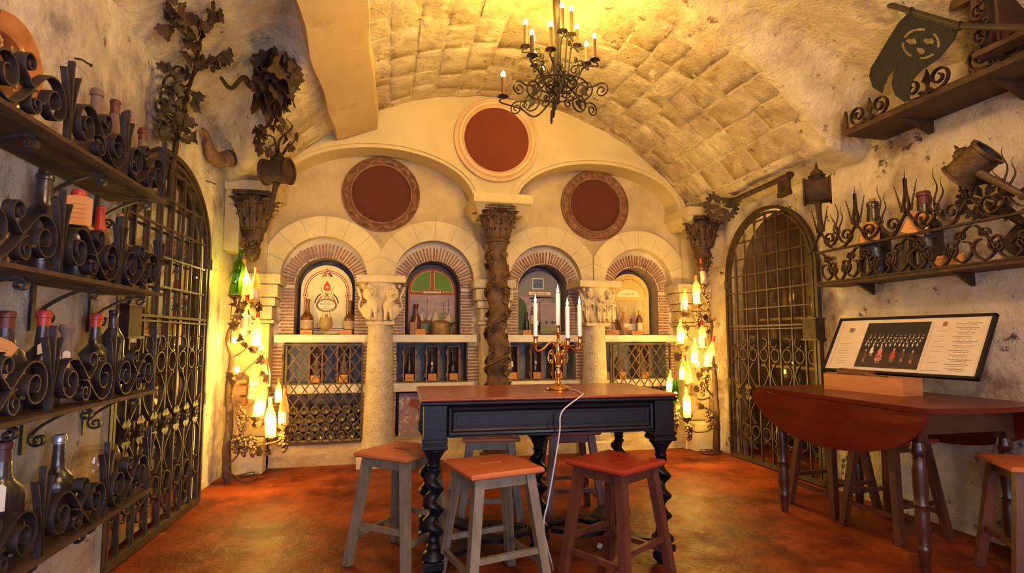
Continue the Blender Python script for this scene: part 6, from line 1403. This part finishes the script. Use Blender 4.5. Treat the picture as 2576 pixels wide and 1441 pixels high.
# crates with bottles and cards in the middle compartments
def crate(label, x, w=.12, h=.37, group='open wooden crates in the compartments'):
    T = thing('wine_crate', label, 'crate', (x, 5.80, .75), 0, group); 
    for s in (-1, 1): b = MB(); b.box(s * w / 2 - .006, s * w / 2 + .006, -.07, .12, 0, h); b.build('side_board', M['crate'], T, smooth=False); 
    for z in (.045, h - .09):
        for s in (-1, 1): b = MB(); q = s * (w / 2 + .012); b.box(q - .006, q + .006, -.05, .1, z, z + .04); b.build('batten', M['crate'], T, smooth=False)
    b = MB(); b.box(-w / 2 + .006, w / 2 - .006, -.07, .12, 0, .012); b.build('base_board', M['crate'], T, smooth=False)
    b = MB(); b.box(-w / 2 + .006, w / 2 - .006, -.07, .12, h - .012, h); b.build('top_board', M['crate'], T, smooth=False)
    b = MB(); b.box(-w / 2 + .006, w / 2 - .006, .11, .12, .012, h - .012); b.build('back_board', M['dark_room'], T, smooth=False)
ordn = ('left', 'middle', 'right'); bays = ('first', 'second', 'third', 'rightmost')
kinds = (('burgundy', 'squat', 'magnum'), ('burgundy', 'squat', 'squat'), ('jug', 'squat', 'thin'), ('burgundy', 'flask', 'flask'))
pxs = ((795, None, 865), (1030, 1087, 1140), (1288, 1348, 1402), (1520, 1562, 1618))
for i in range(4):
    for j in range(3):
        if pxs[i][j] is None: continue
        p = AY(pxs[i][j], 920, 5.76); s = '%s compartment under the %s niche' % (ordn[j], bays[i])
        if not (i == 3 and j < 2): crate('narrow open wooden crate, %s of the compartment under the %s niche' % (ordn[j], bays[i]), p.x)
        bottle(kinds[i][j], 'dark bottle standing in the %s crate under the %s niche' % (ordn[j], bays[i]) if i < 3 else 'dusty bottle behind the lattice, %s under the rightmost niche' % ordn[j], (p.x, 5.80, .764), .285 if i < 3 else .34, body=('b_black' if i in (1, 2) else 'b_dust'), cap='cork' if (i, j) == (1, 2) else None, tagk='white' if (i, j) in ((1, 1), (2, 0), (2, 1)) else None)
        placard('placard', 'small orange card before the %s bottle under the %s niche' % (ordn[j], bays[i]), (p.x, 5.70, .764 if i < 3 else .75), 0, .042, .072)
# framed fresco boards in the lowest openings
for i, lb_ in ((1, 'faded fresco of reddish figures behind the table, under the second niche'), (2, 'faded fresco board low behind the table, under the third niche')):
    T = thing('fresco_board', lb_, 'painting', (BX[i], 5.72, .22)); b = MB(); b.box(-.33, .33, -.01, .01, 0, .42); b.build('board', M['fresco'], T, smooth=False)
    b = MB(); b.box(-.34, .34, -.014, .012, -.02, .0); b.build('frame_strip', M['p_grey'], T, smooth=False)
    if i == 1:
        f = lambda u, v, w=0: (u, -.01 - w, v)
        for q in ([(-.24, .30), (-.20, .36), (-.12, .34), (-.06, .38), (-.02, .30), (-.08, .22), (-.16, .26)], [(-.14, .26), (-.06, .24), (-.04, .10), (-.09, .04), (-.13, .14)], [(-.02, .30), (.06, .24), (.10, .12), (.02, .16)]): flat(T, f, q, 'p_frame', .001, 'painted_figure')
# lattice gates
def lattice(label, x0, x1, z0, z1, cells):
    T = thing('lattice_gate', label, 'gate', (x0, 5.50, z0)); W_, H_ = x1 - x0, z1 - z0; f = lambda u, v, w=0: (u, -w, v); gm = M['gate']
    for nm, a, c in (('frame_bar', (0, 0), (W_, 0)), ('frame_bar', (0, H_), (W_, H_)), ('frame_bar', (.0, 0), (.0, H_)), ('frame_bar', (W_, 0), (W_, H_)), ('frame_bar', (.028, 0), (.028, H_))): b = MB(f); b.ribbon([a, c], .016, -.012, .012); b.build(nm, gm, T, smooth=False)
    k = 1.42; st_ = W_ / cells
    for sg in (1, -1):
        c = -H_ / k
        i = -int(H_ / k / st_) - 1
        while i * st_ < W_ + H_ / k + st_:
            c = i * st_ + st_ * .5; i += 1       # u at v=0
            P_ = []
            u0, u1 = c, c + sg * H_ / k; lo, hi = 0.0, 1.0
            du = u1 - u0
            for bound, s in ((.03, 1), (W_, -1)):
                for _ in (0,):
                    t = (bound - u0) / du
                    if (du > 0) == (s > 0): lo = max(lo, t)
                    else: hi = min(hi, t)
            if hi - lo < .04: continue
            a, d_ = (u0 + du * lo, H_ * lo), (u0 + du * hi, H_ * hi); w = .004 if sg > 0 else -.004
            b = MB(f); b.ribbon([a, d_], .011, w - .003, w + .003); b.build('lattice_bar', gm, T, smooth=False)
    for z in (.12, H_ - .12): b = MB(f); b.tube([(0, z - .03, .012), (0, z + .03, .012)], .012, 8); b.build('hinge', gm, T)
lattice('diamond lattice iron gate over the lower part of the first bay', -.945, -.225, .215, 1.135, 7.2)
lattice('diamond lattice iron gate low in the rightmost bay', 2.345, 3.045, .215, 1.135, 7.2)
# bottle pile behind the left lattice
pro = None
for r_ in range(4):
    for k in range(7):
        x = BX[0] - .31 + .098 * k + (.049 if r_ % 2 else 0)
        if x > BX[0] + .33: continue
        if pro is None:
            pro = thing('stacked_bottle', 'bottle end behind the left lattice, bottom row, first from the left', 'bottle', (x, 5.68, .25), 0, 'bottles lying behind the left lattice')
            b = MB(); b.lathe([(.001, .018), (.012, .014), (.026, .004), (.034, 0), (.042, .004), (.045, .012), (.045, .17), (.03, .20), (.014, .23), (.013, .28), (.001, .281)], 20, M=Matrix.Rotation(-pi / 2, 3, 'X')); b.build('glass_body', mat('pile_glass', (.05, .045, .02), (.14, .10, .04), 12, .15, spec=.8), pro)
            b = MB(); b.lathe([(.030, -.002), (.034, -.0025), (.040, -.001)], 20, M=Matrix.Rotation(-pi / 2, 3, 'X'), caps=False); b.build('dusty_rim', M['b_dust'], pro)
        else: copy_tree(pro, (x, 5.68 + rv.uniform(-.015, .02), .25 + .082 * r_))['label'] = 'bottle end behind the left lattice, %s row, %s from the left' % (('bottom', 'second', 'third', 'top')[r_], ('first', 'second', 'third', 'fourth', 'fifth', 'sixth', 'last')[k])
# brick coloured box on the left pier ledge behind the vine
T = thing('wooden_box', 'small brown bracketed box behind the left vine branches', 'box', AY(603, 985, 5.26)); b = MB(); b.bevbox(-.07, .06, -.04, .05, -.12, .13, .006); b.build('box_body', M['crate'], T, smooth=False)
for z in (-.04, .06): b = MB(); b.box(-.075, .065, -.048, -.04, z, z + .015); b.build('strap', M['brass'], T, smooth=False)
# ================================================================== BEHIND THE RIGHT GATE
lamp('POINT', 'store_fill', (3.85, 4.5, 2.3), 8, (1, .60, .22), .05)  # added warm fill that brightens the store, no fitting built
for z, n_, lab in ((1.40, 5, 'upper'), (.93, 4, 'middle'), (.45, 4, 'lower')):
    T = thing('store_shelf', 'dark %s plank shelf behind the right gate' % lab, 'shelf', (3.98, 4.2, z), 0, 'shelves behind the right gate'); b = MB(); b.box(-.17, .2, -.75, .8, -.025, 0); b.build('plank', M['dark_room'], T, smooth=False)
    for k in range(n_):
        bottle(('magnum', 'squat', 'flask', 'squat', 'burgundy')[k], '%s yellow-tagged dark bottle from the near end, %s shelf behind the right gate' % (('first', 'second', 'third', 'fourth', 'fifth')[k], lab), (3.92 + .03 * (k % 2), 3.62 + .25 * k, z), (.42, .36, .38, .34, .36)[k], body='b_brown', tagk='yellow', rz=radians(-58), group='tagged bottles on the %s shelf behind the right gate' % lab)
# ================================================================== FRAMED DISPLAY AND BOX BOTTLE
bl, br_, tl = Vector((3.075, 3.372, .968)), Vector((3.185, 2.385, .968)), Vector((3.285, 3.335, 1.33))
ex = (br_ - bl); FW = ex.length; ex.normalize(); ey = (tl - bl); ey = ey - ex * ey.dot(ex); FH = ey.length + .01; ey.normalize(); ez = ex.cross(ey)
T = thing('framed_display', 'long black framed cream sheet with an orchestra photograph and calligraphy, leaning on the box', 'picture', bl)
f = lambda u, v, w=0: tuple(ex * u + ey * v + ez * w)
for a, c in (((0, .008), (FW, .008)), ((0, FH - .008), (FW, FH - .008)), ((.008, 0), (.008, FH)), ((FW - .008, 0), (FW - .008, FH))): b = MB(f); b.ribbon([a, c], .016, -.018, .010); b.build('frame_bar', M['black'], T, smooth=False)
b = MB(f); b.prism([(.008, .008), (FW - .008, .008), (FW - .008, FH - .008), (.008, FH - .008)], -.014, 0); b.build('mount_sheet', M['paper'], T, smooth=False)
def fs(x0, x1, y0, y1, m, nm, w=.001): b = MB(f); b.prism([(x0 * FW, y0 * FH), (x1 * FW, y0 * FH), (x1 * FW, y1 * FH), (x0 * FW, y1 * FH)], 0, w); return b.build(nm, M[m], T, smooth=False)
fs(.235, .655, .10, .90, 'p_photo', 'photograph')
PHM = T
M['p_stage'] = mat('paint_stage', (.05, .028, .018), None, rough=.8); fs(.235, .655, .10, .36, 'p_stage', 'stage_floor', .0014)
rp_ = random.Random(2)
def fblob(u, v, a, c, m, nm, w=.002): b = MB(f); b.prism([(u * FW + a * cos(t), v * FH + c * sin(t)) for t in np.linspace(0, 6.28, 9, endpoint=False)], 0, w); b.build(nm, M[m], T, smooth=False)
for r_ in range(3):
    for k in range(13):
        u = .265 + .029 * k + rp_.uniform(-.004, .004) + .01 * r_; v = .50 + .065 * r_ + rp_.uniform(-.01, .01)
        fblob(u, v, .0045, .011 - .002 * r_, 'p_white' if r_ == 0 else 'p_palewash', 'musician_shirt'); fblob(u, v + .045, .0035, .0045, 'p_skin', 'musician_head')
for u, v, m, a, c in ((.285, .31, 'p_coat', .016, .03), (.325, .40, 'p_white', .014, .022), (.385, .34, 'p_pink', .022, .042), (.385, .27, 'p_pink', .026, .02), (.478, .33, 'p_red', .018, .030), (.54, .33, 'p_hull', .014, .026), (.60, .31, 'p_coat', .014, .026)):
    X_, Y_ = u * FW, v * FH; b = MB(f); b.prism([(X_ - .35 * a, Y_ + c), (X_ + .35 * a, Y_ + c), (X_ + .75 * a, Y_ + .5 * c), (X_ + .5 * a, Y_), (X_ + 1.1 * a, Y_ - .3 * c), (X_ + .8 * a, Y_ - c), (X_ - .7 * a, Y_ - c), (X_ - .9 * a, Y_ - .2 * c), (X_ - .5 * a, Y_), (X_ - .75 * a, Y_ + .5 * c)], 0, .0024); b.build('seated_singer', M[m], T, smooth=False, fix=True)
    fblob(u, v + c / FH + .02, .0065, .009, 'p_skin', 'singer_head', .003)
    for q in (-.4, .3):
        b = MB(f); b.prism([(X_ + q * a - .002, Y_ - c), (X_ + q * a + .002, Y_ - c), (X_ + q * a + .007, Y_ - c - .022), (X_ + q * a + .003, Y_ - c - .022)], 0, .002); b.build('singer_leg', M['p_skin'], T, smooth=False)
# calligraphy: small wavering ink strokes, line by line
def scrib(u0, u1, v, amp, t=.0012, m='ink', seed=0, nm='written_line'):
    r = random.Random(seed); n = int((u1 - u0) * FW / .004); pts = [((u0 * FW + .004 * i), v * FH + amp * (r.uniform(-1, 1))) for i in range(n)]
    if n > 2: b = MB(f); b.ribbon(pts, t, 0, .001); b.build(nm, M[m], T, smooth=False)
for k in range(11):
    v = .86 - .072 * k; sh = .0; scrib(.80 + .008 * (k % 3), .945 - .012 * (k % 4), v, .0035, .0018, seed=k); scrib(.83, .92, v - .028, .0022, .0012, seed=k + 50)
for k in range(7): scrib(.70, .775 - .01 * (k % 3), .74 - .085 * k, .003, .0009, 'inkb', seed=k + 20)
for k in range(9): scrib(.075 + .006 * (k % 3), .17 - .008 * (k % 2), .52 - .045 * k, .0014, .001, 'inkb', seed=k + 70)
scrib(.68, .79, .10, .003, .0018, seed=99); fs(.725, .75, .82, .89, 'crate', 'crest_square'); b = MB(f)
for k in range(3): b.ribbon([(p[0], p[1]) for p in spiral((.125 * FW + .008 * (k - 1), (.78 - .03 * (k % 2)) * FH), .018, k * 2, 1.6, .004)], .0022, 0, .0015)
o = b.build('monogram', M['ink'], T, smooth=False); o['kind'] = 'stuff'
for u in (.045, .672): b = MB(f); b.ribbon([(u * FW, .12 * FH), (u * FW, .90 * FH)], .0009, 0, .0008); b.build('ruled_line', M['inkb'], T, smooth=False)
bo = bottle('bordeaux', 'brown bottle lying in the open pine box on the drop-leaf table', (3.035, 3.17, .957), .33, body='b_brown', lab='label', lz=(.06, .16)); bo.rotation_euler = (radians(92), 0, radians(6))
# bits on the floor
T = thing('paper_scrap', 'small crumpled pale scrap on the floor under the red stool', 'scrap', AZ(1508, 1380, .0)); b = MB(); b.ball((0, 0, .016), .018, 9, 6, (1, 1, .9)); 
b.v = [(x * (1 + .3 * nz(x * 60, y * 60, z * 60)), y * (1 + .3 * nz(y * 60, z * 50)), z) for x, y, z in b.v]; b.build('paper', M['tagw'], T)
